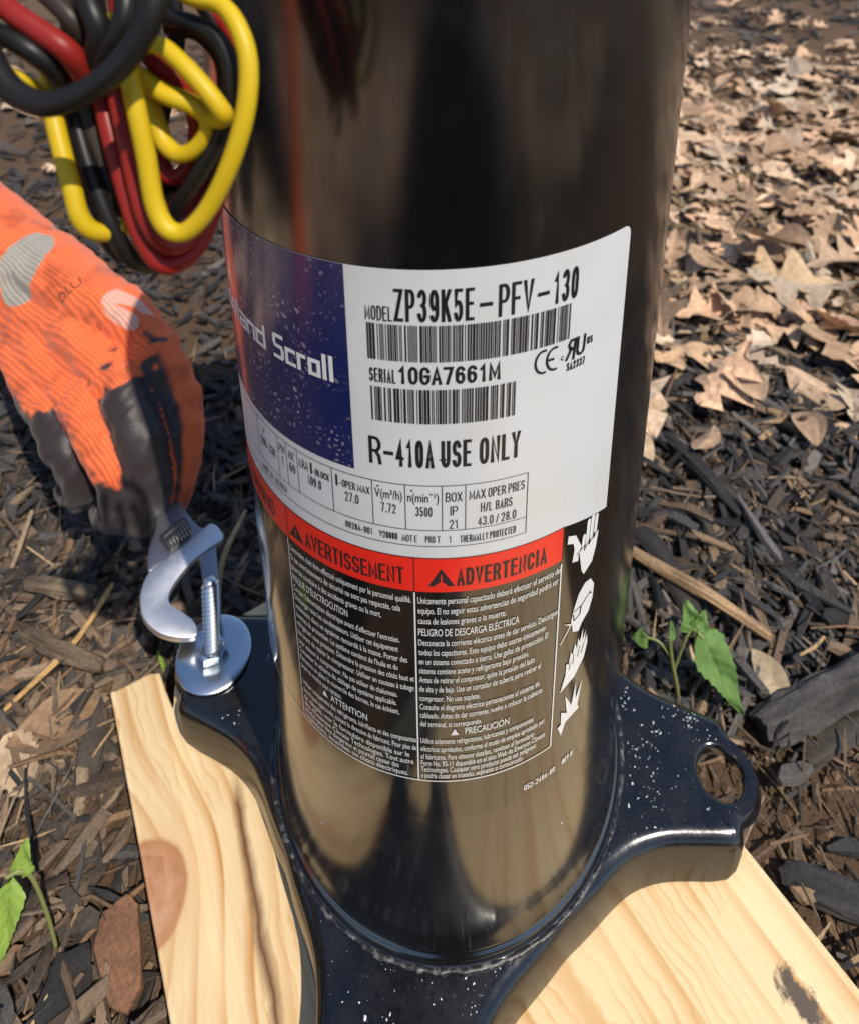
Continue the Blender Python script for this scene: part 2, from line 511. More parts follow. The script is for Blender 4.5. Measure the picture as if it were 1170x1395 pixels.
# uneven weld bead with trapped dirt round the shell foot
V, F = [], []
nW = 420
for i in range(nW):
    a = 2 * math.pi * i / nW
    k_ = noise.noise((math.cos(a) * 24, math.sin(a) * 24, 0.5)); k2_ = noise.noise((math.cos(a) * 70, math.sin(a) * 70, 2.5))
    rr = 88.2 + 0.35 * k_; rad = 0.75 + 0.30 * k_ + 0.30 * k2_
    for q in range(8):
        th = 2 * math.pi * q / 8
        V.append(((rr + rad * 1.5 * math.cos(th)) * math.cos(a) * MM, (rr + rad * 1.5 * math.cos(th)) * math.sin(a) * MM, (0.25 + rad * math.sin(th)) * MM))
for i in range(nW):
    for q in range(8):
        j = (i + 1) % nW
        F.append((i * 8 + q, j * 8 + q, j * 8 + (q + 1) % 8, i * 8 + (q + 1) % 8))
t = NT('weld_paint')
wd_ = t.ramp(t.noise(260, 5, 0.75), [(0.50, (0, 0, 0)), (0.72, (1, 1, 1))])
t.set(Base_Color=t.mix(wd_, (0.008, 0.008, 0.009), (0.22, 0.21, 0.20)), Roughness=0.42)
link('weld_bead', mesh_from('weld_bead', V, F, True, 80), t.m, comp)

# white overspray flecks on plate and shell foot
def flecks(n, seed):
    r = random.Random(seed); V, F = [], []
    def add(c, nrm, size, asp):
        nrm = Vector(nrm).normalized()
        a = nrm.orthogonal().normalized(); b = nrm.cross(a)
        th = r.uniform(0, 6.28); a, b = a * math.cos(th) + b * math.sin(th), b * math.cos(th) - a * math.sin(th)
        i0 = len(V); k = 6
        for q in range(k):
            f = 6.283 * q / k; s = size * r.uniform(0.6, 1.25)
            V.append(Vector(c) + a * math.cos(f) * s * asp + b * math.sin(f) * s)
        V.append(Vector(c) + nrm * size * 0.5)
        for q in range(k): F.append((i0 + q, i0 + (q + 1) % k, i0 + k))
    poly = [(p.x, p.y) for p in P2]
    def inside(x, y):
        c = False; j = len(poly) - 1
        for i in range(len(poly)):
            xi, yi = poly[i]; xj, yj = poly[j]
            if (yi > y) != (yj > y) and x < (xj - xi) * (y - yi) / (yj - yi) + xi: c = not c
            j = i
        return c
    cnt = 0
    while cnt < n:
        x, y = r.uniform(-155, 155), r.uniform(-155, 155)
        rr = math.hypot(x, y)
        if rr < 89 or not inside(x * 1.04, y * 1.04): continue
        if any((x - h.x) ** 2 + (y - h.y) ** 2 < 170 for h in HOLES): continue
        dens = 1.0 if (x > 60 and y > -60) or y < -85 else 0.35
        if r.random() > dens: continue
        s = (0.09 + 0.34 * r.random() ** 5) if r.random() < 0.975 else r.uniform(0.45, 1.25)
        add((x * MM, y * MM, 0.02 * MM), (0, 0, 1), s * MM * 0.7, r.uniform(1, 2.6)); cnt += 1
        if r.random() < 0.07:
            for _q in range(r.randint(4, 11)):
                xx, yy = x + r.gauss(0, 3.0), y + r.gauss(0, 3.0)
                if math.hypot(xx, yy) > 89 and inside(xx * 1.05, yy * 1.05) and not any((xx - h.x) ** 2 + (yy - h.y) ** 2 < 170 for h in HOLES):
                    add((xx * MM, yy * MM, 0.02 * MM), (0, 0, 1), r.uniform(0.06, 0.3) * MM, r.uniform(1, 3.2))
    for _ in range(n // 3):
        th = r.uniform(-math.pi, 0.35); z = 3 + 80 * r.random() ** 2.2
        if z < 16: continue
        add(((R + .05) * math.cos(th) * MM, (R + .05) * math.sin(th) * MM, z * MM), (math.cos(th), math.sin(th), 0), (0.08 + 0.35 * r.random() ** 6) * MM, 1.3)
    return V, F
V, F = flecks(250, 3)
fl = link('paint_fleck', mesh_from('paint_fleck', V, F, False), simple('pale_dust', (0.66, 0.66, 0.68), 0.8), plate)
tag(fl, kind='stuff')

# ------------------------------------------------------------------ the printed label
LT = 0.04
def cyl(s, h, off):
    th = -math.pi / 2 + s / R
    x = (R + off) * math.cos(th)
    return (x * MM, (R + off) * math.sin(th) * MM, (h + LT * x) * MM)

def strip(s0, s1, hb, ht, off, name, mat, parent, step=1.5, rows=1):
    n = max(1, int(abs(s1 - s0) / step))
    V, F = [], []
    fb = hb if callable(hb) else (lambda s: hb)
    ft = ht if callable(ht) else (lambda s: ht)
    for i in range(n + 1):
        s = s0 + (s1 - s0) * i / n
        for k in range(rows + 1):
            V.append(cyl(s, fb(s) + (ft(s) - fb(s)) * k / rows, off))
    w = rows + 1
    for i in range(n):
        for k in range(rows): F.append((i * w + k, (i + 1) * w + k, (i + 1) * w + k + 1, i * w + k + 1))
    return link(name, mesh_from(name, V, F, True, 0), mat, parent)

# black film backing, then white paper
film = strip(-130, 60, 86, 317, 0.10, 'label', M['film'], comp)
film['label'] = 'large printed label with white, blue, red and black fields'
def wtop(s):
    return 318.4 if s < 56 else 318.4 - (3 - math.sqrt(max(0, 9 - (s - 56) ** 2)))
def wbot(s):
    return 214.5 if s < 39.2 else 215.4 - (s - 39.2) * 0.265
strip(-130, 39.19, 214.5, wtop, 0.20, 'white_field', M['white'], film)
strip(39.19, 59.0, wbot, wtop, 0.20, 'white_field', M['white'], film, 0.4)
strip(-130, -28.2, 247.2, 318.35, 0.28, 'blue_field', M['blue'], film)
strip(-130, 39.1, 201.0, 215.6, 0.28, 'red_band', M['red'], film)


# condensed sign-writer capitals drawn as strokes on a 1 x 1 cell
def _e(cx, cy, rx, ry, a0, a1, n=10):
    return [(cx + rx * math.cos(math.radians(a0 + (a1 - a0) * i / n)), cy + ry * math.sin(math.radians(a0 + (a1 - a0) * i / n))) for i in range(n + 1)]
GL = {
 'A': [[(0, 0), (.5, 1), (1, 0)], [(.2, .3), (.8, .3)]],
 'B': [[(0, 0), (0, 1), (.5, 1)] + _e(.55, .76, .4, .24, 90, -90) + [(0, .52)], [(.5, .52)] + _e(.55, .26, .45, .26, 90, -90) + [(0, 0)]],
 'C': [_e(.5, .7, .5, .3, 10, 180) + _e(.5, .3, .5, .3, 180, 350)],
 'D': [[(0, 0), (0, 1), (.4, 1)] + _e(.4, .7, .6, .3, 90, 0) + _e(.4, .3, .6, .3, 0, -90) + [(0, 0)]],
 'E': [[(1, 0), (0, 0), (0, 1), (1, 1)], [(0, .53), (.85, .53)]],
 'F': [[(0, 0), (0, 1), (1, 1)], [(0, .5), (.85, .5)]],
 'G': [_e(.5, .7, .5, .3, 15, 180) + _e(.5, .3, .5, .3, 180, 360) + [(1, .48), (.55, .48)]],
 'H': [[(0, 0), (0, 1)], [(1, 0), (1, 1)], [(0, .52), (1, .52)]],
 'I': [[(.5, 0), (.5, 1)]],
 'K': [[(0, 0), (0, 1)], [(1, 1), (.05, .4)], [(.36, .58), (1, 0)]],
 'L': [[(0, 1), (0, 0), (1, 0)]],
 'M': [[(0, 0), (0, 1), (.5, .18), (1, 1), (1, 0)]],
 'N': [[(0, 0), (0, 1), (1, 0), (1, 1)]],
 'O': [_e(.5, .7, .5, .3, 0, 180) + _e(.5, .3, .5, .3, 180, 360) + [(1, .7)]],
 'P': [[(0, 0), (0, 1), (.5, 1)] + _e(.52, .73, .48, .27, 90, -90) + [(0, .46)]],
 'R': [[(0, 0), (0, 1), (.5, 1)] + _e(.52, .74, .46, .26, 90, -90) + [(0, .48)], [(.55, .48), (.9, .28), (1, 0)]],
 'S': [_e(.5, .74, .46, .26, 15, 255) + _e(.5, .26, .5, .26, 75, -165)],
 'T': [[(.5, 0), (.5, 1)], [(0, 1), (1, 1)]],
 'U': [[(0, 1), (0, .3)] + _e(.5, .3, .5, .3, 180, 360) + [(1, 1)]],
 'V': [[(0, 1), (.5, 0), (1, 1)]],
 'W': [[(0, 1), (.25, 0), (.5, .85), (.75, 0), (1, 1)]],
 'X': [[(0, 0), (1, 1)], [(0, 1), (1, 0)]],
 'Y': [[(0, 1), (.5, .45), (1, 1)], [(.5, .45), (.5, 0)]],
 'Z': [[(0, 1), (1, 1), (0, 0), (1, 0)]],
 '0': [_e(.5, .68, .46, .32, 0, 180) + _e(.5, .32, .46, .32, 180, 360) + [(.96, .68)]],
 '1': [[(.2, .78), (.62, 1), (.62, 0)]],
 '2': [_e(.5, .72, .46, .28, 170, -20) + [(.05, 0), (1, 0)]],
 '3': [_e(.48, .75, .44, .25, 160, -75), _e(.48, .27, .48, .27, 80, -165)],
 '4': [[(.74, 0), (.74, 1), (0, .28), (1, .28)]],
 '5': [[(.92, 1), (.14, 1), (.08, .5)] + _e(.48, .31, .46, .31, 125, -160)],
 '6': [_e(.5, .31, .46, .31, 0, 360) , _e(.52, .68, .48, .32, 35, 180) + [(.04, .31)]],
 '7': [[(0, 1), (.96, 1), (.35, 0)]],
 '8': [_e(.5, .75, .4, .25, 0, 360), _e(.5, .26, .46, .26, 0, 360)],
 '9': [_e(.5, .69, .46, .31, 0, 360), _e(.48, .32, .48, .32, -145, 0) + [(.96, .69)]],
 '-': [[(.1, .33), (.9, .33)]], '/': [[(.1, 0), (.9, 1)]], '.': [[(.5, 0), (.5, .06)]],
}
GL.update({'o': [[(0, 0), (1, 0), (1, .62), (0, .62), (0, 0)]], 'e': [[(1, 0), (0, 0), (0, .62), (1, .62), (1, .3), (0, .3)]], 'l': [[(.5, 0), (.5, 1)]],
 'a': [[(0, .62), (1, .62), (1, 0), (0, 0), (0, .3), (1, .3)]], 'n': [[(0, 0), (0, .62), (1, .62), (1, 0)]], 'd': [[(1, 1), (1, 0), (0, 0), (0, .62), (1, .62)]],
 'c': [[(1, 0), (0, 0), (0, .62), (1, .62)]], 'r': [[(0, 0), (0, .62), (.9, .62)]], 'p': [[(0, -.35), (0, .62), (1, .62), (1, 0), (0, 0)]],
 '$': [[(1, 1), (.12, 1), (0, .9), (0, .62), (.12, .52), (.88, .52), (1, .33), (1, .1), (.88, 0), (0, 0)]], '(': [[(1, 1), (.1, 1), (0, .9), (0, .1), (.1, 0), (1, 0)]]})
GW = {'l': 0.12, 'r': .75, '$': 1.15, '(': 1.15, 'M': 1.2, 'W': 1.35, 'I': 0.15, '1': 0.8, '.': 0.12, '-': 0.8, '/': 0.6, ' ': 0.5, 'E': .86, 'F': .84, 'L': .8, 'T': .92}

class Ink:
    """collects bent print for one sub-part"""
    def __init__(s): s.V, s.F = [], []
    def poly(s, pts, off=0.36):
        i0 = len(s.V)
        s.V += [cyl(a, b, off) for a, b in pts]
        s.F.append(tuple(range(i0, i0 + len(pts))))
    def rect(s, s0, s1, h0, h1, off=0.36):
        n = max(1, int(abs(s1 - s0) / 2.5))
        for i in range(n):
            a, b = s0 + (s1 - s0) * i / n, s0 + (s1 - s0) * (i + 1) / n
            s.poly([(a, h0), (b, h0), (b, h1), (a, h1)], off)
    def line(s, pts, w, off=0.36):
        for (a, b) in zip(pts, pts[1:]):
            d = Vector((b[0] - a[0], b[1] - a[1])); L = d.length
            if L < 1e-6: continue
            nn = Vector((-d.y, d.x)) / L * w / 2
            k = max(1, int(abs(d.x) / 2.5))
            for i in range(k):
                p = Vector(a) + d * i / k; q = Vector(a) + d * (i + 1) / k
                s.poly([p - nn, q - nn, q + nn, p + nn], off)
    def text(s, txt, s0, h0, width, cap, off=0.36, bold=0.0, shear=0.0, align='L', mirror=False):
        cu = bpy.data.curves.new('t', 'FONT')
        cu.body = txt; cu.size = 1.0; cu.resolution_u = 3; cu.fill_mode = 'FRONT'; cu.offset = bold; cu.shear = shear
        ob = bpy.data.objects.new('t', cu)
        me = bpy.data.meshes.new_from_object(ob)
        co = np.empty(len(me.vertices) * 3); me.vertices.foreach_get('co', co); co = co.reshape(-1, 3)
        fs = [tuple(p.vertices) for p in me.polygons]
        bpy.data.objects.remove(ob); bpy.data.curves.remove(cu); bpy.data.meshes.remove(me)
        if len(co) == 0: return
        x0, x1 = co[:, 0].min(), co[:, 0].max()
        ky = cap / CAPH
        kx = width / (x1 - x0) if width else ky * 0.62
        wd = (x1 - x0) * kx
        st = s0 - (wd / 2 if align == 'C' else wd if align == 'R' else 0)
        i0 = len(s.V)
        for c in co:
            xx = (c[0] - x0) * kx
            if mirror: xx = wd - xx
            s.V.append(cyl(st + xx, h0 + c[1] * ky, off))
        s.F += [tuple(i0 + k for k in f) for f in fs]
    def ribbon(s, pts, w, off):
        n = len(pts); P_ = [Vector(p) for p in pts]
        if n < 2: return
        closed = (P_[0] - P_[-1]).length < 1e-4
        if not closed:
            P_[0] = P_[0] - (P_[1] - P_[0]).normalized() * w * 0.48
            P_[-1] = P_[-1] + (P_[-1] - P_[-2]).normalized() * w * 0.48
        L, Rr = [], []
        for i in range(n):
            a = P_[i - 1] if i > 0 else (P_[-2] if closed else None)
            b = P_[i + 1] if i < n - 1 else (P_[1] if closed else None)
            d0 = (P_[i] - a).normalized() if a is not None else None
            d1 = (b - P_[i]).normalized() if b is not None else None
            if d0 is None: d0 = d1
            if d1 is None: d1 = d0
            n0 = Vector((-d0.y, d0.x)); n1 = Vector((-d1.y, d1.x))
            mm_ = n0 + n1
            mm_ = mm_.normalized() if mm_.length > 1e-6 else n0
            k = min(2.2, 1.0 / max(0.3, mm_.dot(n0)))
            L.append(P_[i] + mm_ * w / 2 * k); Rr.append(P_[i] - mm_ * w / 2 * k)
        for i in range(n - 1):
            s.poly([Rr[i], Rr[i + 1], L[i + 1], L[i]], off)
    def caps(s, txt, s0, h0, width, cap, th, off=0.36, align='L'):
        n = len(txt)
        clear = 0.05 * cap + 0.06
        k = (width - th * n - clear * (n - 1)) / sum(GW.get(c, 1.0) for c in txt)
        x = s0 - (width / 2 if align == 'C' else 0) + th / 2
        j = 0
        for c in txt:
            w = GW.get(c, 1.0) * k
            for st in GL.get(c, []):
                pts = [(x + p[0] * w, h0 + th / 2 + p[1] * (cap - th)) for p in st]
                s.ribbon(pts, th, off + 0.004 * (j % 5)); j += 1
            x += w + th + clear
    def build(s, name, mat, parent):
        return link(name, mesh_from(name, s.V, s.F, False), mat, parent)

_cu = bpy.data.curves.new('t', 'FONT'); _cu.body = 'H'; _cu.size = 1.0
_ob = bpy.data.objects.new('t', _cu); _me = bpy.data.meshes.new_from_object(_ob)
CAPH = max(v.co.y for v in _me.vertices)
bpy.data.objects.remove(_ob); bpy.data.curves.remove(_cu); bpy.data.meshes.remove(_me)

# brand name on the blue field
k = Ink(); k.caps('(opeland', -108.0, 277.6, 46.6, 9.0, 1.35); k.caps('$croll', -57.4, 277.6, 24.2, 9.2, 1.4)
k.build('lettering', M['inkw'], film)
# white field: model, serial, refrigerant
k = Ink()
k.caps('MODEL', -22.3, 302.0, 7.8, 4.7, 0.40)
k.caps('ZP39K5E', -14.0, 302.2, 21.8, 10.3, 0.98)
k.rect(9.2, 12.8, 306.2, 307.4)
k.caps('PFV', 14.4, 302.2, 10.0, 10.3, 0.98)
k.rect(25.6, 29.2, 306.2, 307.4)
k.caps('130', 30.4, 302.3, 8.2, 10.3, 0.98)
k.caps('SERIAL', -21.8, 281.3, 7.8, 4.7, 0.45)
k.caps('10GA7661M', -13.4, 281.4, 28.8, 6.0, .92)
k.caps('R', -23.0, 251.2, 3.9, 10.2, 1.05)
k.rect(-18.4, -15.4, 255.3, 256.6)
k.caps('410A', -14.8, 251.4, 11.4, 10.2, 1.05)
k.caps('USE', -1.4, 251.6, 8.8, 9.9, 1.05)
k.caps('ONLY', 9.8, 251.7, 12.3, 9.8, 1.05)
k.build('lettering', M['ink'], film)
# bar codes
def bars(s0, s1, h0, h1, seed):
    k = Ink(); r = random.Random(seed); s = s0; unit = 0.235
    while s < s1 - unit:
        w = unit * r.choice((1, 1, 1, 2, 2, 3)); e = min(s + w, s1)
        k.poly([(s, h0), (e, h0), (e, h1), (s, h1)]); s = e + unit * r.choice((1, 1, 1, 2, 3))
    k.build('bar_code', M['ink'], film)
bars(-22.0, 36.6, 289.0, 301.0, 5)
bars(-21.6, 20.9, 267.6, 279.6, 9)
# approval marks
k = Ink()
def arc_pts(cx, cy, r, a0, a1, n=14): return [(cx + r * math.cos(math.radians(a0 + (a1 - a0) * i / n)), cy + r * math.sin(math.radians(a0 + (a1 - a0) * i / n))) for i in range(n + 1)]
def ell(cx, cy, rx, ry, a0, a1, n=14): return [(cx + rx * math.cos(math.radians(a0 + (a1 - a0) * i / n)), cy + ry * math.sin(math.radians(a0 + (a1 - a0) * i / n))) for i in range(n + 1)]
k.ribbon(ell(28.4, 283.8, 2.6, 3.8, 80, 280), 0.75, 0.36)
k.ribbon(ell(32.0, 283.8, 2.6, 3.8, 80, 280), 0.75, 0.36); k.rect(29.8, 31.8, 283.4, 284.2)
k.text('c', 34.0, 282.2, 1.1, 2.0, bold=0.01)
k.ribbon([(36.0, 281.8), (37.6, 285.2)], 0.9, 0.36); k.ribbon([(38.4, 281.4), (38.9, 288.0), (37.4, 288.0), (36.7, 286.6), (37.2, 284.9), (38.6, 284.7)], 0.9, 0.37)
k.ribbon([(39.9, 288.0), (39.7, 283.4), (40.1, 282.3), (41.0, 282.0), (41.8, 282.5), (42.1, 283.6), (42.3, 288.0)], 0.9, 0.36)
k.caps('US', 43.2, 284.2, 2.2, 2.6, .4)
k.caps('SA2337', 36.2, 277.6, 6.6, 2.9, .42)
k.build('lettering', M['ink'], film)
# data table
k = Ink()
W = 0.22
k.line([(-110, 244.6), (25, 244.6)], W); k.line([(25, 244.6), (25, 220.5)], W); k.line([(-110, 220.5), (25, 220.5)], W)
k.line([(-110, 227.0), (25, 227.0)], W)
for s_ in (-74.0, -60.6, -55.9, -50.6, -36.4, -22.6, -12.3, -1.2, 5.8): k.line([(s_, 244.6), (s_, 227.0)], W)
k.caps('LRA', -49.6, 238.6, 3.8, 3.5, .28); k.caps('I', -45.0, 238.3, 1.0, 4.4, .7); k.caps('-BLOCK', -43.8, 238.6, 6.4, 2.7, .28); k.caps('109.0', -43.6, 233.4, 5.6, 3.7, .33, align='C')
k.caps('I', -35.2, 238.3, 1.0, 4.4, .7); k.caps('-OPER', -33.8, 238.6, 5.6, 2.9, .28); k.caps('MAX', -27.4, 238.6, 4.0, 2.9, .28); k.caps('27.0', -29.6, 233.4, 4.8, 3.7, .33, align='C')
k.text('V(m³/h)', -21.8, 238.4, 8.6, 3.4, bold=0.006); k.rect(-21.0, -20.4, 242.4, 243.0); k.caps('7.72', -17.6, 232.8, 4.8, 3.7, .33, align='C')
k.text('n(min⁻¹)', -11.6, 238.2, 9.4, 3.4, bold=0.006); k.rect(-10.6, -10.0, 242.2, 242.8); k.caps('3500', -6.7, 232.6, 5.0, 3.7, .33, align='C')
k.caps('BOX', 2.3, 238.4, 5.0, 3.6, .33, align='C'); k.caps('IP', 2.3, 233.0, 2.4, 3.6, .33, align='C'); k.caps('21', 2.3, 227.7, 2.8, 3.6, .33, align='C')
k.caps('MAX', 6.9, 238.6, 4.9, 3.6, .33); k.caps('OPER', 12.6, 238.6, 5.4, 3.6, .33); k.caps('PRES', 18.8, 238.6, 5.2, 3.6, .33)
k.caps('H/L', 12.2, 233.2, 3.6, 3.6, .33, align='C'); k.caps('BARS', 17.6, 233.2, 5.2, 3.6, .33, align='C'); k.caps('43.0', 12.0, 227.8, 4.8, 3.6, .33, align='C'); k.caps('/', 15.6, 227.8, 1.0, 3.6, .28, align='C'); k.caps('28.0', 19.2, 227.8, 4.8, 3.6, .33, align='C')
k.caps('HZ', -53.3, 239.0, 2.6, 3.3, .28, align='C'); k.caps('60', -53.3, 233.8, 2.8, 3.6, .33, align='C')
k.caps('PH', -58.3, 239.0, 2.8, 3.3, .28, align='C'); k.caps('1', -58.3, 233.8, 1.4, 3.6, .33, align='C')
k.caps('208-230', -67.2, 233.8, 9.6, 3.6, .33, align='C'); k.caps('V', -69.5, 239.0, 2.0, 3.3, .28, align='C')
k.caps('MADE', -73.0, 222.0, 4.6, 2.7, .25); k.caps('IN', -67.2, 222.0, 1.8, 2.7, .25); k.caps('MEXICO', -64.2, 222.0, 6.8, 2.7, .25)
k.caps('0028A-001', -32.4, 222.4, 9.4, 2.7, .28); k.caps('W20000', -20.8, 222.2, 5.8, 2.8, .28); k.caps('MOT', -13.6, 222.0, 3.3, 2.8, .26); k.caps('E', -9.7, 222.0, .9, 2.8, .26); k.caps('PRO', -6.4, 222.0, 3.0, 2.8, .26); k.caps('T', -2.8, 222.0, 1.0, 2.8, .26); k.caps('1', 0.7, 222.0, 1.0, 2.8, .26); k.caps('THERMALLY', 4.2, 221.8, 8.6, 2.9, .26); k.caps('PROTECTED', 13.4, 221.8, 8.2, 2.9, .26)
k.build('lettering', M['ink'], film)
# red band
k = Ink()
def triangle(k, s, h, a, holes_col=None):
    k.poly([(s - a * 0.55, h), (s + a * 0.55, h), (s, h + a)])
k.rect(-10.35, -10.05, 201.0, 215.6); k.rect(-59.4, -59.1, 201.0, 215.6); k.rect(39.05, 39.3, 201, 215.6)
k.rect(-110, 39.2, 215.3, 215.7)
triangle(k, -1.6, 203.6, 7.6); triangle(k, -54.6, 203.6, 6.6)
k.caps('ADVERTENCIA', 3.2, 203.6, 29.9, 7.4, .95)
k.caps('AVERTISSEMENT', -50.2, 203.7, 36.8, 7.2, .8)
k.caps('WARNING', -93, 203.7, 26.0, 7.2, .8)
k.build('lettering', M['ink'], film)
for a_ in ((-1.85, -1.35, 205.4, 208.6), (-1.85, -1.35, 204.3, 204.9), (-54.8, -54.4, 205.2, 208.0)):
    k = Ink(); k.rect(*a_, 0.40); k.build('lettering', M['red'], film)
# warning texts in white
k = Ink()
FW = 0.5
k.line([(39.0, 199.6), (39.4, 107.8), ], FW); k.line([(-110, 107.8), (39.4, 107.8)], FW); k.line([(-10.2, 200.6), (-10.2, 107.8)], FW); k.line([(-59.8, 200.6), (-60.2, 107.8)], 0.4)
ES = [('Unicamente personal capacitado deberá efectuar el servicio del', 48.0), ('equipo. El no seguir estas advertencias de seguridad podrá ser', 47.4), ('causa de lesiones graves o la muerte.', 28.6),
      ('PELIGRO DE DESCARGA ELÉCTRICA', 33.2), ('Desconecte la corriente eléctrica antes de dar servicio. Descargue', 47.8), ('todos los capacitores. Este equipo debe usarse únicamente', 43.2),
      ('en un sistema conectado a tierra. Use gafas de protección. El', 44.4), ('sistema contiene aceite y refrigerante bajo presión.', 37.2), ('Antes de retirar el compresor, quite la presión del lado', 39.6),
      ('de alta y de baja. Use un cortador de tubería para retirar el', 42.2), ('compresor. No use soplete.', 20.4), ('Consulte el diagrama eléctrico perteneciente al sistema de', 42.0), ('cableado. Antes de dar corriente, vuelva a colocar la cubierta', 43.4), ('del terminal, si corresponde.', 21.0),
      ('PRECAUCIÓN', 0), ('Utilice solamente refrigerantes, lubricantes y componentes', 40.4), ('eléctricos aprobados, conforme al modo de empleo aprobado por', 45.2), ('el fabricante. Para obtener detalles, remítase al formulario', 41.0),
      ('Form No. 93-11 disponible en el sitio Web de Emerson Climate', 45.6), ('Technologies. Cualquier otro producto puede ser peligroso', 42.0), ('y podría causar un incendio, explosión o cortocircuito.', 37.0)]
HS = [195.9, 191.4, 186.8, 181.4, 176.8, 172.3, 167.9, 163.5, 159.1, 154.6, 150.0, 145.7, 141.4, 137.0, 132.6, 128.2, 123.9, 119.7, 116.1, 112.8, 109.5]
for (tx, wd), h in zip(ES, HS):
    if tx == 'PRECAUCIÓN':
        k.text(tx, 6.2, h, 15.6, 3.3, bold=0.004); k.poly([(1.2, h), (4.0, h), (2.6, h + 3.3)]); continue
    up = tx.isupper()
    k.text(tx, -9.2, h, wd, 3.2 if up else 2.75, bold=0.003)
FR = [("L'entretien doit être effectué uniquement par le personnel qualifié.", 47.6), ('Si ces avertissements de sécurité ne sont pas respectés, cela', 44.0), ('pourrait conduire à des accidents graves ou la mort.', 37.4), ("RISQUE D'ÉLECTROCUTION", 25.0),
      ("Couper l'alimentation électrique avant d'effectuer l'entretien.", 43.4), ('Décharger tous les condensateurs. Utiliser cet équipement', 42.8), ('seulement dans un système raccordé à la masse. Porter des', 45.8), ("lunettes de protection. Le système contient de l'huile et du", 42.4), ('réfrigérant sous pression. Détendre la pression des côtés haut et', 48.0),
      ('bas avant de retirer le compresseur. Utiliser un couteau à tubage', 47.8), ('pour enlever le compresseur. Ne pas utiliser de chalumeau.', 42.0), ('Consulter le schéma de câblage de système applicable.', 41.6), ('Remettre en place le couvercle des bornes, le cas échéant,', 42.4), ('avant de mettre sous tension.', 20.0),
      ('ATTENTION', 0), ('Utiliser uniquement des réfrigérants, lubrifiants et des composantes', 48.2), ('électriques approuvés, suivant la directive du fabricant. Pour plus de', 48.2), ('de détails, voir le formulaire disponible sur le', 45.6), ("site d'Emerson Climate Technologies. Tout autre", 47.0), ('produit peut être dangereux et pourrait causer des', 41.6), ('explosions, incendies ou chocs électriques.', 45.0)]
for (tx, wd), h in zip(FR, HS):
    if tx == 'ATTENTION':
        k.text(tx, -44.0, h, 15.4, 3.3, bold=0.004); k.poly([(-48.0, h), (-45.4, h), (-46.7, h + 3.3)]); continue
    up = tx.isupper()
    k.text(tx, -58.9, h, wd, 3.1 if up else 2.7, bold=0.003)
k.caps('052-2494-00', 28.8, 91.0, 13.4, 3.1, .33); k.caps('REV', 45.6, 91.2, 3.4, 2.9, .4); k.caps('0', 49.8, 91.2, 1.2, 2.9, .4)
k.build('lettering', M['inkw'], film)
# four warning pictograms
k = Ink()
k.poly([(46.6, 199.0), (48.2, 190.0), (49.4, 187.4), (53.2, 190.5), (54.6, 196.0), (55.4, 203.0), (46.0, 199.6)])          # palm
for s0, s1, hb, ht in ((47.2, 48.6, 198, 206.5), (49.0, 50.5, 198, 212.0), (50.9, 52.4, 200, 212.6), (52.8, 54.2, 200, 211.6)):
    k.poly([(s0, hb), (s1, hb), (s1 + 0.5, ht - 0.8), ((s0 + s1) / 2 + 0.4, ht), (s0 + 0.4, ht - 0.8)])
k.poly([(46.2, 199), (47.2, 202), (44.4, 208.6), (41.2, 210.2), (41.0, 206.8), (43.6, 205.4), (44.2, 202.4), (43.6, 197.0), (46.2, 196.0)])
k.build('pictogram', M['inkw'], film); k = Ink()
k.poly([(45.6, 166.0), (46.2, 162.2), (49.0, 160.4), (50.4, 163.4), (53.6, 166.4), (55.2, 171.6), (55.4, 178.0), (53.4, 182.2), (50.6, 182.6), (47.8, 179.4), (46.2, 174.4), (45.4, 170.6), (45.0, 168.0)])
k.poly([(40.6, 160.2), (41.0, 160.0), (45.4, 166.6), (45.0, 167.0)]); k.poly([(42.0, 169.2), (44.8, 166.2), (45.2, 167.0)])
k.build('pictogram', M['inkw'], film); k = Ink()
k.poly([(42.2, 134.4), (48.6, 137.2), (53.0, 143.4), (54.4, 150.0), (53.8, 154.6), (52.8, 151.2), (53.0, 157.4), (51.6, 153.2), (51.4, 159.6), (50.2, 153.8), (49.2, 156.6), (49.0, 151.4), (47.8, 155.2), (47.0, 150.0), (46.0, 152.4), (45.4, 146.6), (44.2, 147.6), (44.2, 142.0)])
k.build('pictogram', M['inkw'], film); k = Ink()
for tri in ([(46.6, 117.0), (50.4, 117.6), (44.8, 130.4)], [(47.6, 117.6), (50.6, 118.0), (49.8, 133.2)], [(48.2, 117.6), (51.6, 119.4), (53.2, 131.6)], [(43.6, 113.0), (48.4, 117.8), (43.4, 122.8)], [(44.0, 109.6), (46.4, 117.6), (42.2, 115.4)], [(46.0, 115.4), (52.6, 116.6), (50.6, 121.8)]):
    k.poly(tri, 0.36 + 0.01 * tri[0][0] % 0.05)
k.build('pictogram', M['inkw'], film)
k = Ink()
k.line([(45.4, 199.4), (49.0, 201.4), (48.6, 199.0), (51.2, 202.4), (50.8, 200.0), (53.4, 203.6), (53.0, 201.2), (55.4, 204.6)], 0.45, 0.42)
k.build('pictogram', M['film'], film); k = Ink()
k.line([(45.8, 171.0), (46.4, 167.6), (49.0, 168.8), (49.4, 172.6), (46.2, 172.0)], 0.5, 0.42); k.line([(49.4, 172.4), (53.6, 175.8), (54.2, 174.4)], 0.45, 0.42)
k.build('pictogram', M['film'], film); k = Ink()
for ln in ([(51.4, 147), (52.4, 152)], [(49.6, 147), (50.2, 152)], [(47.4, 145), (47.6, 150)], [(45.8, 143.5), (46.0, 147)]): k.line(ln, 0.3, 0.42)
k.build('pictogram', M['film'], film)

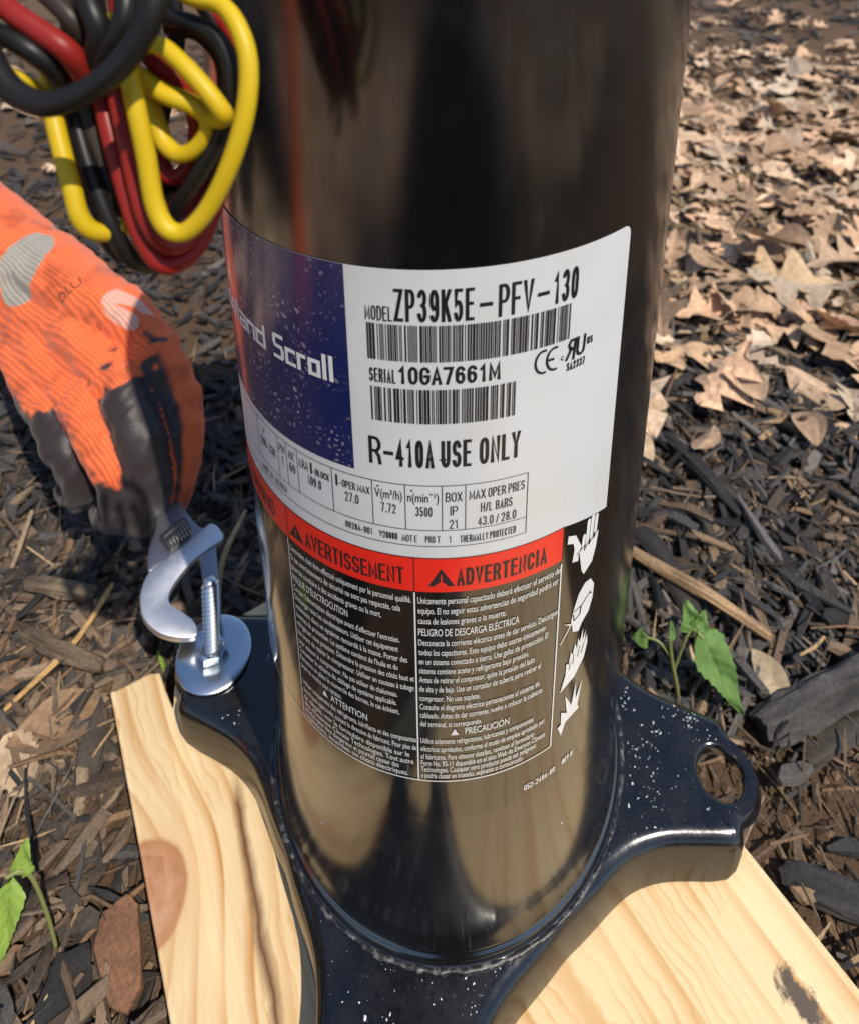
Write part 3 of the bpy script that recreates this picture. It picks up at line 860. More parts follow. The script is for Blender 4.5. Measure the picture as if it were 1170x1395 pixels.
# ------------------------------------------------------------------ bolt, nut and washer on the left foot
FX, FY = -0.1315, 0.0262
TILT = Matrix.Rotation(math.radians(5), 4, 'Y')
def washer():
    return lathe([(r * MM, z * MM) for r, z in ((4.6, 0.2), (4.6, 1.9), (5.0, 2.2), (19.2, 2.2), (19.9, 1.7), (20.0, 1.2), (19.8, 0.5), (19.2, 0.2), (5.0, 0.2))], 72, True)
V, F = washer()
wa = link('washer', mesh_from('washer', V, F, True, 40), M['zinc'])
wa.matrix_world = Matrix.Translation((FX + 0.002, FY - 0.0005, 0.0012)) @ Matrix.Rotation(math.radians(3), 4, 'Y') @ Matrix.Rotation(math.radians(2.0), 4, 'X')
tag(wa, 'wide zinc fender washer lying on the left foot of the base plate', 'washer')
# hex nut
bm = bmesh.new()
rg = []
for r_, z_ in ((4.0, 0.6), (4.0, 6.2), (6.2, 6.8), (7.4, 6.1), (7.5, 5.8), (7.5, 1.0), (7.3, 0.6)):
    hexa = z_ in (5.8, 1.0)
    ring = []
    for q in range(36):
        a = 2 * math.pi * q / 36 + 0.3
        if r_ > 7.2:
            hx = 6.5 / math.cos(((a - 0.3) % (math.pi / 3)) - math.pi / 6)
            rr = min(hx, 7.5) if hexa else min(hx, 7.1)
        else: rr = r_
        ring.append(bm.verts.new((rr * math.cos(a) * MM, rr * math.sin(a) * MM, z_ * MM)))
    rg.append(ring)
for a, b in zip(rg, rg[1:] + rg[:1]):
    for q in range(36): bm.faces.new((a[q], a[(q + 1) % 36], b[(q + 1) % 36], b[q]))
nut = link('hex_nut', bm_mesh(bm, 'hex_nut', 25), M['zinc'])
nut.matrix_world = Matrix.Translation((FX + 0.001, FY - 0.001, 0.0030)) @ TILT
tag(nut, 'small zinc hex nut on the threaded bolt above the washer', 'nut')
# threaded bolt
segs, turns, pitch = 28, 25, 3.3
V, F = [], []
nz = turns * 8
for i in range(nz + 1):
    for q in range(segs):
        z = -22 + i * pitch / 8 + q / segs * pitch
        ph = (i / 8.0) % 1.0
        rr = 2.5 + 1.8 * (1 - abs(2 * ph - 1))
        if z > 56: rr = min(rr, max(0.6, math.sqrt(max(0.05, 1 - ((z - 56) / 3.2) ** 2)) * 3.6)) if z < 59.2 else 0.6
        z = min(z, 59.0)
        a = 2 * math.pi * q / segs
        V.append((rr * math.cos(a) * MM, rr * math.sin(a) * MM, z * MM))
nzr = nz + 1
for i in range(nzr - 1):
    for q in range(segs):
        q2 = (q + 1) % segs
        if q2 == 0:
            j = i + 8
            if j + 1 < nzr: F.append((i * segs + q, j * segs - 0 * segs if False else (i) * segs + q, (i + 1) * segs + q, (i + 1) * segs + q)) if False else None
            continue
        F.append((i * segs + q, i * segs + q2, (i + 1) * segs + q2, (i + 1) * segs + q))
# close the helix seam: ring offset of one full turn
for i in range(nzr - 9):
    F.append((i * segs + segs - 1, (i + 8) * segs, (i + 9) * segs, (i + 1) * segs + segs - 1))
F = [f for f in F if f]
top = [((nzr - 1) * segs + q) for q in range(segs)]
F.append(tuple(top))
M['zinc_bolt'] = simple('dull_zinc', (0.60, 0.63, 0.66), 0.34, 1.0)
bolt = link('bolt', mesh_from('bolt', V, F, True, 75), M['zinc_bolt'])
bolt.matrix_world = Matrix.Translation((FX + 0.001, FY - 0.001, 0.001)) @ TILT
tag(bolt, 'threaded zinc bolt standing up through the washer on the left foot', 'bolt')

# ------------------------------------------------------------------ adjustable wrench
WX = Vector((0.85056, 0.51976, -0.08004)); WY = Vector((-0.50474, 0.84957, 0.15321)); WN = WX.cross(WY).normalized()
WM = Matrix.Identity(4)
for i in range(3):
    WM[i][0], WM[i][1], WM[i][2] = WX[i], WY[i], WN[i]
    WM[i][3] = (Vector((-0.1382, 0.0275, 0.0135)))[i]
wr = empty('adjustable_wrench')
wr.matrix_world = WM
tag(wr, 'silver adjustable wrench with open jaws held beside the threaded bolt', 'wrench')
def wpart(name, pts, z, th, mat, bev=1.2, sub=4):
    P = [(p.x * MM, p.y * MM) for p in catmull([(a, b, 0) for a, b in pts], sub, True)]
    area = sum(P[i - 1][0] * P[i][1] - P[i][0] * P[i - 1][1] for i in range(len(P)))
    if area < 0: P.reverse()
    o = link(name, bm_mesh(extrude_outline(P, th * MM, bev * MM), name, 40), mat)
    o.parent = wr; o.location = (0, 0, z * MM)
    return o
# body: handle neck, head and fixed jaw
wpart('body', [(-6.5, 150), (-6, 112), (-7.0, 92), (-7.8, 80), (-9.5, 71), (-14.0, 62.5), (-16.8, 54), (-17.5, 46), (-11, 47), (-2, 46), (6, 45), (10.0, 41.5), (9.4, 28), (8.6, 12), (9.4, 3.5), (11, 1.5), (14, 4.5), (16.5, 14), (18.6, 28), (20.5, 40), (22, 50), (17, 58), (14.0, 62), (10.5, 71), (8.4, 80), (7.2, 92), (6, 112), (6.5, 150)], 0.0, 5.0, M['steel'], 0.7)
# movable hook jaw with slide
wpart('movable_jaw', [(26.5, 48.5), (24.5, 55.5), (20.5, 58.8), (14.5, 56.6), (2, 51.2), (-10, 47.6), (-17.8, 44.4), (-22.4, 38), (-24.6, 30), (-24.0, 20.5), (-18.5, 10.4), (-9.5, 3.0), (-1, -0.2), (0.6, 3), (-0.4, 8.2), (-4.4, 14.6), (-9.8, 22.4), (-9.0, 28.4), (-2, 35.2), (7, 40.6), (17, 43.6), (24.5, 45.4)], 1.4, 5.0, M['chrome'], 0.7, 4)
# knurled worm
V, F = [], []
for i in range(49):
    yy = -8 + 16 * i / 48.0
    for q in range(24):
        a = 2 * math.pi * q / 24
        rr = 5.6 + 0.55 * math.sin(2 * math.pi * (i / 6.0) + a) + 0.35 * (1 if q % 2 else -1)
        if i in (0, 48): rr = 3.5
        V.append((rr * math.cos(a) * MM, yy * MM, rr * math.sin(a) * MM))
for i in range(48):
    for q in range(24): F.append((i * 24 + q, i * 24 + (q + 1) % 24, (i + 1) * 24 + (q + 1) % 24, (i + 1) * 24 + q))
F += [tuple(range(24)), tuple(range(48 * 24, 49 * 24))]
kn = link('knurl', mesh_from('knurl', V, F, True, 20), M['knurl'])
kn.parent = wr; kn.location = (0.0005, 0.0600, 0.0016); kn.rotation_euler = (0, 0, math.radians(-68))

# ------------------------------------------------------------------ gloved hand
def V3(*p): return Vector(p) * MM
CH = {
 'arm': ([(-575, 353, 195), (-460, 293, 164), (-380, 249, 136), (-323, 219, 117)], [46, 46, 43, 37]),
 'pI': ([(-313, 220, 127), (-275, 196, 124), (-226, 169, 119), (-202, 152, 103)], [30, 25, 19, 16]),
 'pM': ([(-314, 212, 110), (-289, 189, 103), (-249, 160, 100), (-221, 138, 93)], [31, 25, 20, 16.5]),
 'pR': ([(-319, 209, 102), (-304, 191, 95), (-267, 158, 85), (-245, 135, 80)], [31, 24, 20, 16]),
 'pP': ([(-327, 210, 94), (-323, 200, 89), (-293, 164, 75), (-272, 140, 68)], [29, 22, 18, 15]),
 'I': ([(-200, 151, 106), (-179, 130, 73), (-175, 116, 44), (-183, 112, 16), (-201, 122, 4)], [16, 14.5, 13, 12, 10.5]),
 'M': ([(-219, 136, 96), (-199, 112, 76), (-190, 100, 48), (-198, 101, 17), (-216, 114, 0)], [16.5, 15.5, 14, 13, 11]),
 'R': ([(-243, 132, 82), (-220, 108, 68), (-207, 97, 45), (-213, 100, 18), (-232, 114, 2)], [16, 14.5, 13, 12, 10.5]),
 'P': ([(-268, 138, 72), (-252, 119, 58), (-243, 110, 42), (-243, 112, 22), (-258, 122, 10)], [15, 14, 12.5, 11, 9.5]),
 'T': ([(-300, 206, 84), (-272, 192, 58), (-238, 174, 46), (-212, 158, 42)], [20, 16, 13, 10.5]),
}
bm = bmesh.new()
SEG = []
for key, (pts, rad) in CH.items():
    path = catmull([V3(*p) for p in pts], 6)
    rr = []
    for i in range(len(path)):
        f = i / 6.0; k = min(int(f), len(rad) - 2); rr.append((rad[k] + (rad[k + 1] - rad[k]) * (f - k)) * MM)
    V, F = tube(path, rr, 18)
    vs = [bm.verts.new(v) for v in V]
    for f in F: bm.faces.new([vs[i] for i in f])
    e = bmesh.ops.create_uvsphere(bm, u_segments=16, v_segments=10, radius=rr[-1], matrix=Matrix.Translation(path[-1]))
    SEG.append((key, path, rr))
# soft wrinkle folds crossing the back of the hand
me0 = bpy.data.meshes.new('tmp'); bm.to_mesh(me0); bm.free()
ob = bpy.data.objects.new('tmp', me0); COL.objects.link(ob)
rm = ob.modifiers.new('r', 'REMESH'); rm.mode = 'VOXEL'; rm.voxel_size = 0.0014
sm = ob.modifiers.new('s', 'SMOOTH'); sm.factor = 0.6; sm.iterations = 9
dg = bpy.context.evaluated_depsgraph_get()
gme = bpy.data.meshes.new_from_object(ob.evaluated_get(dg))
bpy.data.objects.remove(ob); bpy.data.meshes.remove(me0)
gme.name = 'gloved_hand'
nv = len(gme.vertices)
co = np.empty(nv * 3); gme.vertices.foreach_get('co', co); co = co.reshape(-1, 3)
no = np.empty(nv * 3); gme.vertices.foreach_get('normal', no); no = no.reshape(-1, 3)
best = np.full(nv, 9.0); who = np.zeros(nv, int); par = np.zeros(nv)
keys = [k_[0] for k_ in SEG]
for si, (key, path, rr) in enumerate(SEG):
    for i in range(len(path) - 1):
        a = np.array(path[i]); d = np.array(path[i + 1]) - a
        tt = np.clip(((co - a) @ d) / (d @ d), 0, 1)
        ds = np.linalg.norm(co - a - tt[:, None] * d, axis=1) - (rr[i] + (rr[i + 1] - rr[i]) * tt)
        mk = ds < best
        best[mk] = ds[mk]; who[mk] = si; par[mk] = ((i + tt) / (len(path) - 1))[mk]
# fold relief
axis = np.array([0.72, -0.53, -0.30]); axis /= np.linalg.norm(axis)
cross = np.cross(axis, [0.1, -0.5, 0.85]); cross /= np.linalg.norm(cross)
q1 = co @ cross; q2 = co @ axis
isback = np.isin(who, [keys.index(k_) for k_ in ('pI', 'pM', 'pR', 'pP', 'arm')])
fold = np.array([noise.noise((a * 62, b * 13, 2.2)) for a, b in zip(q1, q2)])
fold2 = np.array([noise.noise((p[0] * 90, p[1] * 90, p[2] * 90)) for p in co])
fold3 = np.array([noise.noise((a * 40, b * 120, 5.5)) for a, b in zip(q1, q2)])
isf = np.isin(who, [keys.index(k_) for k_ in ('I', 'M', 'R', 'P')])
disp = np.where(isback, fold * 0.0042, fold * 0.0016) + fold2 * 0.0014 + np.where(isf, fold3 * 0.0028, fold3 * 0.0010)
co2 = co + no * disp[:, None]
gme.vertices.foreach_set('co', co2.ravel())
# which part carries the dark grip coating
coat = np.zeros(nv)
edge = np.array([noise.noise((p[0] * 120, p[1] * 120, p[2] * 120)) for p in co]) * 0.10
def K(n_): return who == keys.index(n_)
nx_ = no[:, 0]
def sst(x, w=0.03): return np.clip(x / w + 0.5, 0, 1)
coat[K('M')] = sst(par + edge - 0.05)[K('M')]
coat[K('pM')] = sst(par + edge * 0.6 - 0.93)[K('pM')]
coat[K('I')] = np.minimum(sst(par + edge - 0.04), sst(0.40 - nx_ + edge, 0.2))[K('I')]
coat[K('R')] = sst(par + edge - 0.40)[K('R')]
coat[K('P')] = sst(par + edge - 0.05)[K('P')]
coat[K('T')] = 1
palmdn = (no[:, 2] < -0.45) & ~K('arm')
coat[palmdn] = 1
coat[K('pP') & (par > 0.8) & (no[:, 2] < 0.2)] = 1
col = np.tile(np.array([0.84, 0.150, 0.045]), (nv, 1))
# faded sun-bleached scuffs
sc_ = np.array([noise.noise((p[0] * 26, p[1] * 26, p[2] * 26 + 4)) for p in co])
col += np.clip(sc_, 0, 1)[:, None] * np.array([0.02, 0.035, 0.02])
gr_ = np.array([noise.noise((p[0] * 45 + 9, p[1] * 45, p[2] * 45)) + 0.6 * noise.noise((p[0] * 150, p[1] * 150 + 3, p[2] * 150)) for p in co])
col *= (1 - 0.36 * np.clip(gr_ - 0.12, 0, 0.6) / 0.6)[:, None]

# grey window patch on cuff
pc = np.array(V3(-306, 200, 132)); pa = np.array([-0.05, 0.35, 0.93]); pa /= np.linalg.norm(pa)
dvec = co - pc; al = dvec @ pa; pe = np.linalg.norm(dvec - al[:, None] * pa, axis=1)
col[(np.sqrt((al / 0.033) ** 2 + (pe / 0.021) ** 2) < 1) & ~(coat > 0)] = (0.34, 0.31, 0.26)
# pale printed outline on the knuckles
em = [(-233, 160, 141), (-226, 164, 139), (-219, 165, 134), (-212, 163, 128), (-205, 160, 121), (-201, 157, 112), (-207, 152, 118), (-214, 152, 125), (-222, 153, 131), (-230, 155, 136), (-233, 160, 141)]
EMB = [np.array(V3(*p)) for p in em]
dm = np.full(nv, 9.0)
for a, b in zip(EMB, EMB[1:]):
    d = b - a; tt = np.clip(((co - a) @ d) / (d @ d), 0, 1)
    dm = np.minimum(dm, np.linalg.norm(co - a - tt[:, None] * d, axis=1))
emm = (dm + edge * 0.012 < 0.0052) & (coat < 0.5)
col[emm] = col[emm] * 0.4 + np.array([0.62, 0.50, 0.42]) * 0.6
dark = np.array([0.030, 0.022, 0.022])
col = col + (dark - col) * coat[:, None]
at_ = gme.color_attributes.new('col', 'FLOAT_COLOR', 'POINT')
at_.data.foreach_set('color', np.concatenate([col, coat[:, None]], 1).astype(np.float32).ravel())
gme.polygons.foreach_set('use_smooth', [True] * len(gme.polygons))
gme.materials.clear()
t = NT('knit_glove')
a = t.n('Attribute'); a.attribute_name = 'col'
mp = t.n('Mapping'); mp.inputs['Rotation'].default_value = (0.3, 0.45, 0.62)
t.l(t.n('TexCoord').outputs['Object'], mp.inputs[0])
wv = t.n('TexWave', wave_type='BANDS', bands_direction='Y'); wv.inputs['Scale'].default_value = 130; wv.inputs['Distortion'].default_value = 1.2; wv.inputs['Detail'].default_value = 2
t.l(mp.outputs[0], wv.inputs['Vector'])
knit = wv.outputs['Fac']
shade = t.n('Mix', data_type='RGBA', blend_type='MULTIPLY'); shade.inputs[0].default_value = 1
t.l(a.outputs['Color'], shade.inputs[6]); t.l(t.ramp(knit, [(0, (0.78,) * 3), (1, (1.06,) * 3)]), shade.inputs[7])
t.set(Base_Color=t.mix(a.outputs['Alpha'], shade.outputs[2], a.outputs['Color']), Roughness=t.math('SUBTRACT', 0.85, t.math('MULTIPLY', a.outputs['Alpha'], 0.38)), Specular_IOR_Level=0.3, Sheen_Weight=0.15)
t.bump(t.math('ADD', t.math('MULTIPLY', knit, t.math('SUBTRACT', 1.0, a.outputs['Alpha'])), t.math('MULTIPLY', t.noise(500, 3), 0.6)), 0.0006, 0.7)
gme.materials.append(t.m)
helper = empty('person', (-1.05, -0.02, GZ))
tag(helper, 'person reaching in from the left, orange knit glove with dark coated fingers holding the wrench', 'person')
hand = link('glove', gme, None, helper)
hand['label'] = 'orange knit glove with dark grip coating'
# small dark letters on the back of the glove, laid on the knit
bvh = BVHTree.FromPolygons([Vector(c) for c in co2], [tuple(p.vertices) for p in gme.polygons])
cu = bpy.data.curves.new('t', 'FONT'); cu.body = 'DLU'; cu.size = 1.0; cu.resolution_u = 2; cu.fill_mode = 'FRONT'
ob = bpy.data.objects.new('t', cu); tm = bpy.data.meshes.new_from_object(ob)
xs = Vector((0.62, 0.10, 0.78)).normalized(); ys = Vector((-0.70, 0.55, 0.45)).normalized(); vd = Vector((0.25, 0.42, -0.30)).normalized()
VV = []
for v in tm.vertices:
    p = V3(-264, 172, 126) + xs * (v.co.x * 0.010) + ys * (v.co.y * 0.0105)
    h, n_, _, _ = bvh.ray_cast(p - vd * 0.15, vd)
    VV.append((h + n_ * 0.0005) if h is not None else p)
FF = [tuple(p.vertices) for p in tm.polygons]
bpy.data.objects.remove(ob); bpy.data.curves.remove(cu)
lt = link('lettering', mesh_from('lettering', VV, FF, False), simple('faded_print', (0.16, 0.045, 0.03), 0.8), hand)

# ------------------------------------------------------------------ wire bundle hanging beside the shell
WIRES = [
    ('y',1.75,[[-54.8,-103.8,398.2],[-48.6,-108.7,396.1],[-42.1,-111.2,394.8],[-38.1,-114.7,390.4],[-36.4,-117.5,384.7],[-37.0,-120.1,376.7],[-39.9,-121.9,367.8],[-44.6,-122.7,358.8],[-49.3,-123.3,353.7],[-53.0,-123.2,353.9],[-55.6,-121.8,358.4],[-56.8,-119.9,367.6],[-58.1,-118.2,376.1],[-60.2,-115.0,382.9],[-63.8,-109.6,386.8],[-67.2,-104.0,391.0]]),
    ('r',1.9,[[-75.7,-98.0,383.8],[-72.2,-103.4,376.7],[-68.3,-109.6,367.1],[-65.1,-113.5,358.1],[-61.6,-117.2,349.8],[-58.0,-118.9,344.3],[-54.4,-118.2,343.3],[-50.9,-115.3,345.9],[-47.8,-110.6,353.8],[-44.5,-104.7,365.7],[-43.5,-99.9,377.5],[-46.7,-94.8,386.9],[-55.2,-90.6,393.4]]),
    ('r',1.8,[[-69.8,-102.4,383.0],[-66.9,-107.5,376.8],[-63.8,-112.4,368.2],[-61.3,-116.2,359.4],[-58.5,-119.3,353.1],[-55.0,-119.8,348.3],[-52.0,-116.7,348.1],[-48.7,-111.9,353.1],[-45.5,-107.0,361.8],[-44.2,-101.5,372.6],[-46.4,-96.2,382.6],[-52.6,-92.3,388.4]]),
    ('r',1.9,[[-62,-84,402],[-52,-86,394],[-46,-90,380],[-46.5,-95,366],[-50,-101,356],[-57,-104,352],[-63,-101,358],[-68,-97,370],[-71,-93,384],[-72,-90,398]]),  # extra red loop added behind the bundle to strengthen the shell's red reflection
    ('k',1.8,[[-60,-96,402],[-57,-97,388],[-60,-100,374],[-62,-104,362],[-60,-106,354],[-55,-106,352],[-50,-103,358],[-47,-99,370],[-48,-95,384],[-54,-92,394]]),
    ('k',1.8,[[-74,-97,398],[-72,-99,386],[-70,-102,374],[-68,-106,362],[-65,-109,352],[-61,-109,348],[-57,-105,352]]),
    ('r',1.8,[[-66,-99,398],[-66,-101,386],[-65,-105,374],[-63,-110,362],[-60,-113,354],[-56,-112,351],[-52,-108,356],[-49,-104,366]]),
    ('br',1.8,[[-78,-100,396],[-77,-102,384],[-75,-105,372],[-72,-108,362],[-69,-110,353],[-66,-108,348]]),
    ('k',1.7,[[-79.5,-99.9,377.7],[-77.3,-105.3,370.8],[-74.1,-109.8,363.2],[-70.8,-113.2,355.9],[-67.8,-115.4,348.8],[-65.6,-115.2,343.0],[-63.6,-112.2,339.0],[-60.7,-108.4,338.0]]),
    ('br',1.7,[[-83.2,-98.0,377.1],[-81.2,-102.5,369.7],[-77.9,-107.0,361.9],[-74.2,-111.0,352.7],[-71.3,-112.3,345.6],[-69.2,-110.9,340.0]]),
    ('y',1.75,[[-83.0,-102.6,379.2],[-79.7,-108.8,372.8],[-76.8,-113.1,366.0],[-74.3,-116.2,359.5],[-72.7,-118.0,353.8],[-70.6,-117.4,350.2],[-67.6,-114.4,348.6],[-64.4,-110.6,350.5],[-62.6,-107,356],[-63,-103.5,366],[-65,-101,378]]),
    ('y',1.75,[[-59.8,-108.6,386.5],[-55.0,-111.5,387.3],[-50.2,-114.4,384.7],[-45.8,-116.7,380.9],[-42.9,-117.8,377.4],[-41.9,-117.5,374.9],[-44.6,-114.9,373.4],[-50.1,-111.2,375.1],[-55.7,-108.5,377.1],[-61.6,-106.6,379.7]]),
    ('y',1.75,[[-66.4,-104.3,383.5],[-61.5,-109.3,381.1],[-54.9,-113.4,378.1],[-49.0,-114.1,375.8],[-46.5,-113.9,373.2],[-47.1,-114.0,369.5],[-50.2,-114.0,366.2],[-53.6,-113.3,365.3],[-56.7,-111.6,367.2],[-58.6,-109.4,370.9],[-61.3,-105.8,375.5]]),
    ('r',1.7,[[-62.9,-101.4,386.0],[-59.8,-105.5,383.2],[-56.9,-107.2,381.1],[-53.9,-107.8,379.2],[-52.2,-107.1,374.6],[-51.4,-107.2,368.0],[-52.4,-109.1,362.1],[-55.5,-110.1,358.8],[-58.4,-109.8,359.7],[-60.0,-107.6,363.5],[-62.4,-103.6,369.4]]),
    ('k',1.75,[[-62.0,-100.2,396.4],[-56.5,-104.7,392.0],[-49.7,-107.2,390.7],[-44.0,-110.2,388.1],[-41.1,-112.9,382.8],[-41.7,-114.1,375.8],[-44.7,-114.4,368.3],[-49.4,-114.6,361.2],[-53.8,-114.4,355.1],[-56.4,-113.6,351.2]]),
    ('k',1.7,[[-57.3,-100.7,388.3],[-50.3,-103.0,387.6],[-45.4,-105.5,383.1],[-44.5,-107.5,376.7],[-46.1,-108.6,369.9],[-48.9,-109.8,363.0],[-52.8,-109.7,356.8],[-58.0,-108.8,352.9]]),
    ('k',2.3,[[-51.3,-117.4,401.6],[-51.6,-120.1,396.6],[-53.6,-121.7,391.6],[-58.2,-123.5,386.0],[-64.1,-124.8,382.0],[-70.7,-125.3,380.2],[-77.0,-123.7,382.2],[-82.3,-120.1,386.8],[-86.0,-115.4,391.9],[-86.2,-110.2,398.3]]),
    ('r',2.2,[[-90.0,-106.8,398.9],[-82.8,-111.4,394.4],[-76.5,-113.6,390.8],[-71.1,-114.8,387.0],[-70.1,-111.6,380.6]]),
    ('k',2.2,[[-72.3,-105.3,400.3],[-67.3,-111.2,394.9],[-65.6,-112.9,389.5],[-69.5,-111.0,382.3],[-76.3,-106.6,376.5]]),
    ('k',2.1,[[-62.5,-107.3,400.6],[-60.0,-112.2,395.1],[-61.7,-113.9,389.7],[-67.8,-111.6,383.7],[-75.7,-106.2,377.7]]),
    ('k',2.1,[[-88.7,-111.4,391.0],[-81.6,-114.1,389.2],[-77.1,-115.0,386.5],[-74.8,-113.1,382.4],[-76.9,-107.2,374.7]]),
    ('y',1.9,[[-90.1,-112.0,382.7],[-84.1,-114.3,382.1],[-80.9,-114.7,380.8],[-81.3,-110.6,377.2],[-83.0,-105.1,371.4]]),
    ('br',2.0,[[-83.0,-103.5,399.5],[-75.3,-108.1,394.9],[-71.3,-109.5,390.4],[-71.5,-106.4,383.5],[-72.8,-102.8,375.2]]),
]

wb = empty('wire_bundle', (-0.062, -0.112, 0.345))
tag(wb, 'looped bundle of yellow, red and black wires hanging before the compressor', 'wires')
CN = {'y': 'yellow', 'r': 'red', 'k': 'black', 'br': 'brown'}
for c_, r_, pts in WIRES:
    path = catmull([Vector(p) * MM for p in pts], 7)
    V, F = tube(path, r_ * 1.05 * MM, 16)
    o = link('wire', mesh_from('wire', V, F, True, 50), M['w' + c_], wb)
    o['label'] = CN[c_] + ' insulated wire'

# ------------------------------------------------------------------ litter on the ground
def in_board(x, y, mar=0.004):
    u_ = x * math.cos(BA) + y * math.sin(BA); v_ = -x * math.sin(BA) + y * math.cos(BA)
    return -0.131 - mar < u_ < 0.432 + mar and -0.146 - mar < v_ < 0.098 + mar

def size_in_view(x, y, L):
    """apparent size, only used to choose which pieces become objects of their own"""
    d = Vector((x, y, GZ)) - CAM_POS
    z = d.dot(FWD)
    if z < 0.05: return 0
    u_ = 603.6 + 930.5 * d.dot(RIGHT) / z; v_ = 111.4 - 930.5 * d.dot(UP) / z
    if not (-10 < u_ < 1180 and -10 < v_ < 1405): return 0
    yy = v_
    if 272 + 0.111 * yy < u_ < 946 - 0.111 * yy and yy < 1200: return 0
    if 150 < u_ < 1010 and yy > 930 and u_ < 1010 + 0.7 * (yy - 1130): return 0
    return L / z

CF = []
for k_ in range(2):
    for q in range(4): CF.append((k_ * 4 + q, k_ * 4 + (q + 1) % 4, k_ * 4 + 4 + (q + 1) % 4, k_ * 4 + 4 + q))
CF += [(3, 2, 1, 0), (8, 9, 10, 11)]
CF = np.array(CF)
def chip_soup(n, sample, Lr, Wr, Tr, cols, rng, lift=0.012, pitch=0.28):
    """n splinters: three 4-sided rings each; returns (verts n,12,3), colours, meta"""
    V = np.zeros((n, 12, 3)); C = np.zeros((n, 12, 3)); meta = []
    k = 0
    cols = np.array(cols)
    while k < n:
        x, y = sample(rng)
        if in_board(x, y): continue
        r = math.hypot(x, y)
        if r < 0.095: continue
        L = rng.uniform(*Lr) * (0.5 + rng.random() ** 2); W = rng.uniform(*Wr) * (0.6 + 0.8 * rng.random()); T = W * rng.uniform(*Tr)
        xs_ = np.array([-0.5, rng.uniform(-0.15, 0.15), 0.5]) * L
        ws = np.array([rng.uniform(0.15, 0.9), 1.0, rng.uniform(0.15, 0.9)]) * W / 2
        ts = np.array([rng.uniform(0.3, 0.8), 1.0, rng.uniform(0.3, 0.8)]) * T / 2
        bend = rng.normal(0, 0.05) * L; bz = rng.normal(0, 0.04) * L
        P_ = np.zeros((12, 3))
        for i in range(3):
            oy = bend * (1 if i == 1 else 0); oz = bz * (1 if i == 1 else 0)
            sk = rng.uniform(-0.3, 0.3) * W
            P_[i * 4:(i + 1) * 4] = [(xs_[i] + sk, oy - ws[i], oz - ts[i]), (xs_[i] - sk, oy + ws[i], oz - ts[i] * .8), (xs_[i] - sk * .5, oy + ws[i] * .8, oz + ts[i]), (xs_[i] + sk * .7, oy - ws[i] * .9, oz + ts[i] * .9)]
        P_ += rng.normal(0, 0.05 * W, (12, 3))
        ya = rng.uniform(0, 6.283); pi_ = rng.normal(0, pitch); ro = rng.uniform(-0.7, 0.7)
        Mx = (Matrix.Rotation(ya, 3, 'Z') @ Matrix.Rotation(pi_, 3, 'Y') @ Matrix.Rotation(ro, 3, 'X'))
        P_ = P_ @ np.array(Mx).T
        z = gh(x, y) + T * 0.3 + lift * rng.random() ** 1.5 + 0.25 * abs(math.sin(pi_)) * L
        V[k] = P_ + (x, y, z)
        c = cols[rng.integers(len(cols))] * rng.uniform(0.65, 1.35)
        C[k] = c
        meta.append((x, y, L))
        k += 1
    return V, C, meta

def describe(label, c, mt, sizes):
    """label of one loose piece from its own colour, size and whereabouts"""
    x, y, L = mt
    lum = 0.3 * c[0] + 0.6 * c[1] + 0.1 * c[2]
    warm = c[0] / max(1e-4, c[2])
    tone = ('black' if lum < 0.022 else 'charcoal' if lum < 0.04 else 'dark grey' if lum < 0.06 else 'grey' if lum < 0.12 else 'pale grey') if warm < 1.5 else \
           ('dark brown' if lum < 0.07 else 'brown' if lum < 0.12 else 'light brown' if lum < 0.22 else 'tan' if lum < 0.33 else 'pale tan' if lum < 0.43 else 'cream')
    q = ('tiny', 'short', 'middling', 'long', 'very long')[int(min(4, max(0, np.searchsorted([0.018, 0.030, 0.045, 0.065], L))))]
    d = Vector((x, y, GZ)) - CAM_POS
    z = d.dot(FWD); u_ = (603.6 + 930.5 * d.dot(RIGHT) / z) / 1170; v_ = (111.4 - 930.5 * d.dot(UP) / z) / 1395
    rows = ('very top', 'upper part', 'above middle', 'mid height', 'below middle', 'lower part', 'very bottom')
    row = rows[int(min(6, max(0, v_ * 7)))]
    side = 'at the left edge' if u_ < 0.05 else 'on the left' if u_ < 0.14 else 'just left of shell' if u_ < 0.5 else 'just right of shell' if u_ < 0.80 else 'on the right' if u_ < 0.90 else 'at the right edge'
    return '%s %s %s, %s, %s' % (q, tone, label, side, row)

def split_soup(V, C, meta, name, mat, singles, label, cat, group, stuff_name, stuff_label, faces=CF):
    n, nv_ = V.shape[:2]
    sz = np.array([size_in_view(*m_) for m_ in meta])
    order = np.argsort(-sz)
    pick = [i for i in order[:singles] if sz[i] > 0]
    for i in pick:
        c = V[i].mean(0)
        lab_i = describe(label, C[i][0], meta[i], sz[pick]) if label else label
        me = quads_mesh(name, V[i] - c, faces, C[i], False)
        o = link(name, me, mat, None, tuple(c))
        tag(o, lab_i, cat, group)
    rest = np.setdiff1d(np.arange(n), pick)
    VV = V[rest].reshape(-1, 3); CC = C[rest].reshape(-1, 3)
    FF = (faces[None] + (np.arange(len(rest)) * nv_)[:, None, None]).reshape(-1, faces.shape[1])
    tag(link(stuff_name, quads_mesh(stuff_name, VV, FF, CC, False), mat), stuff_label, kind='stuff')

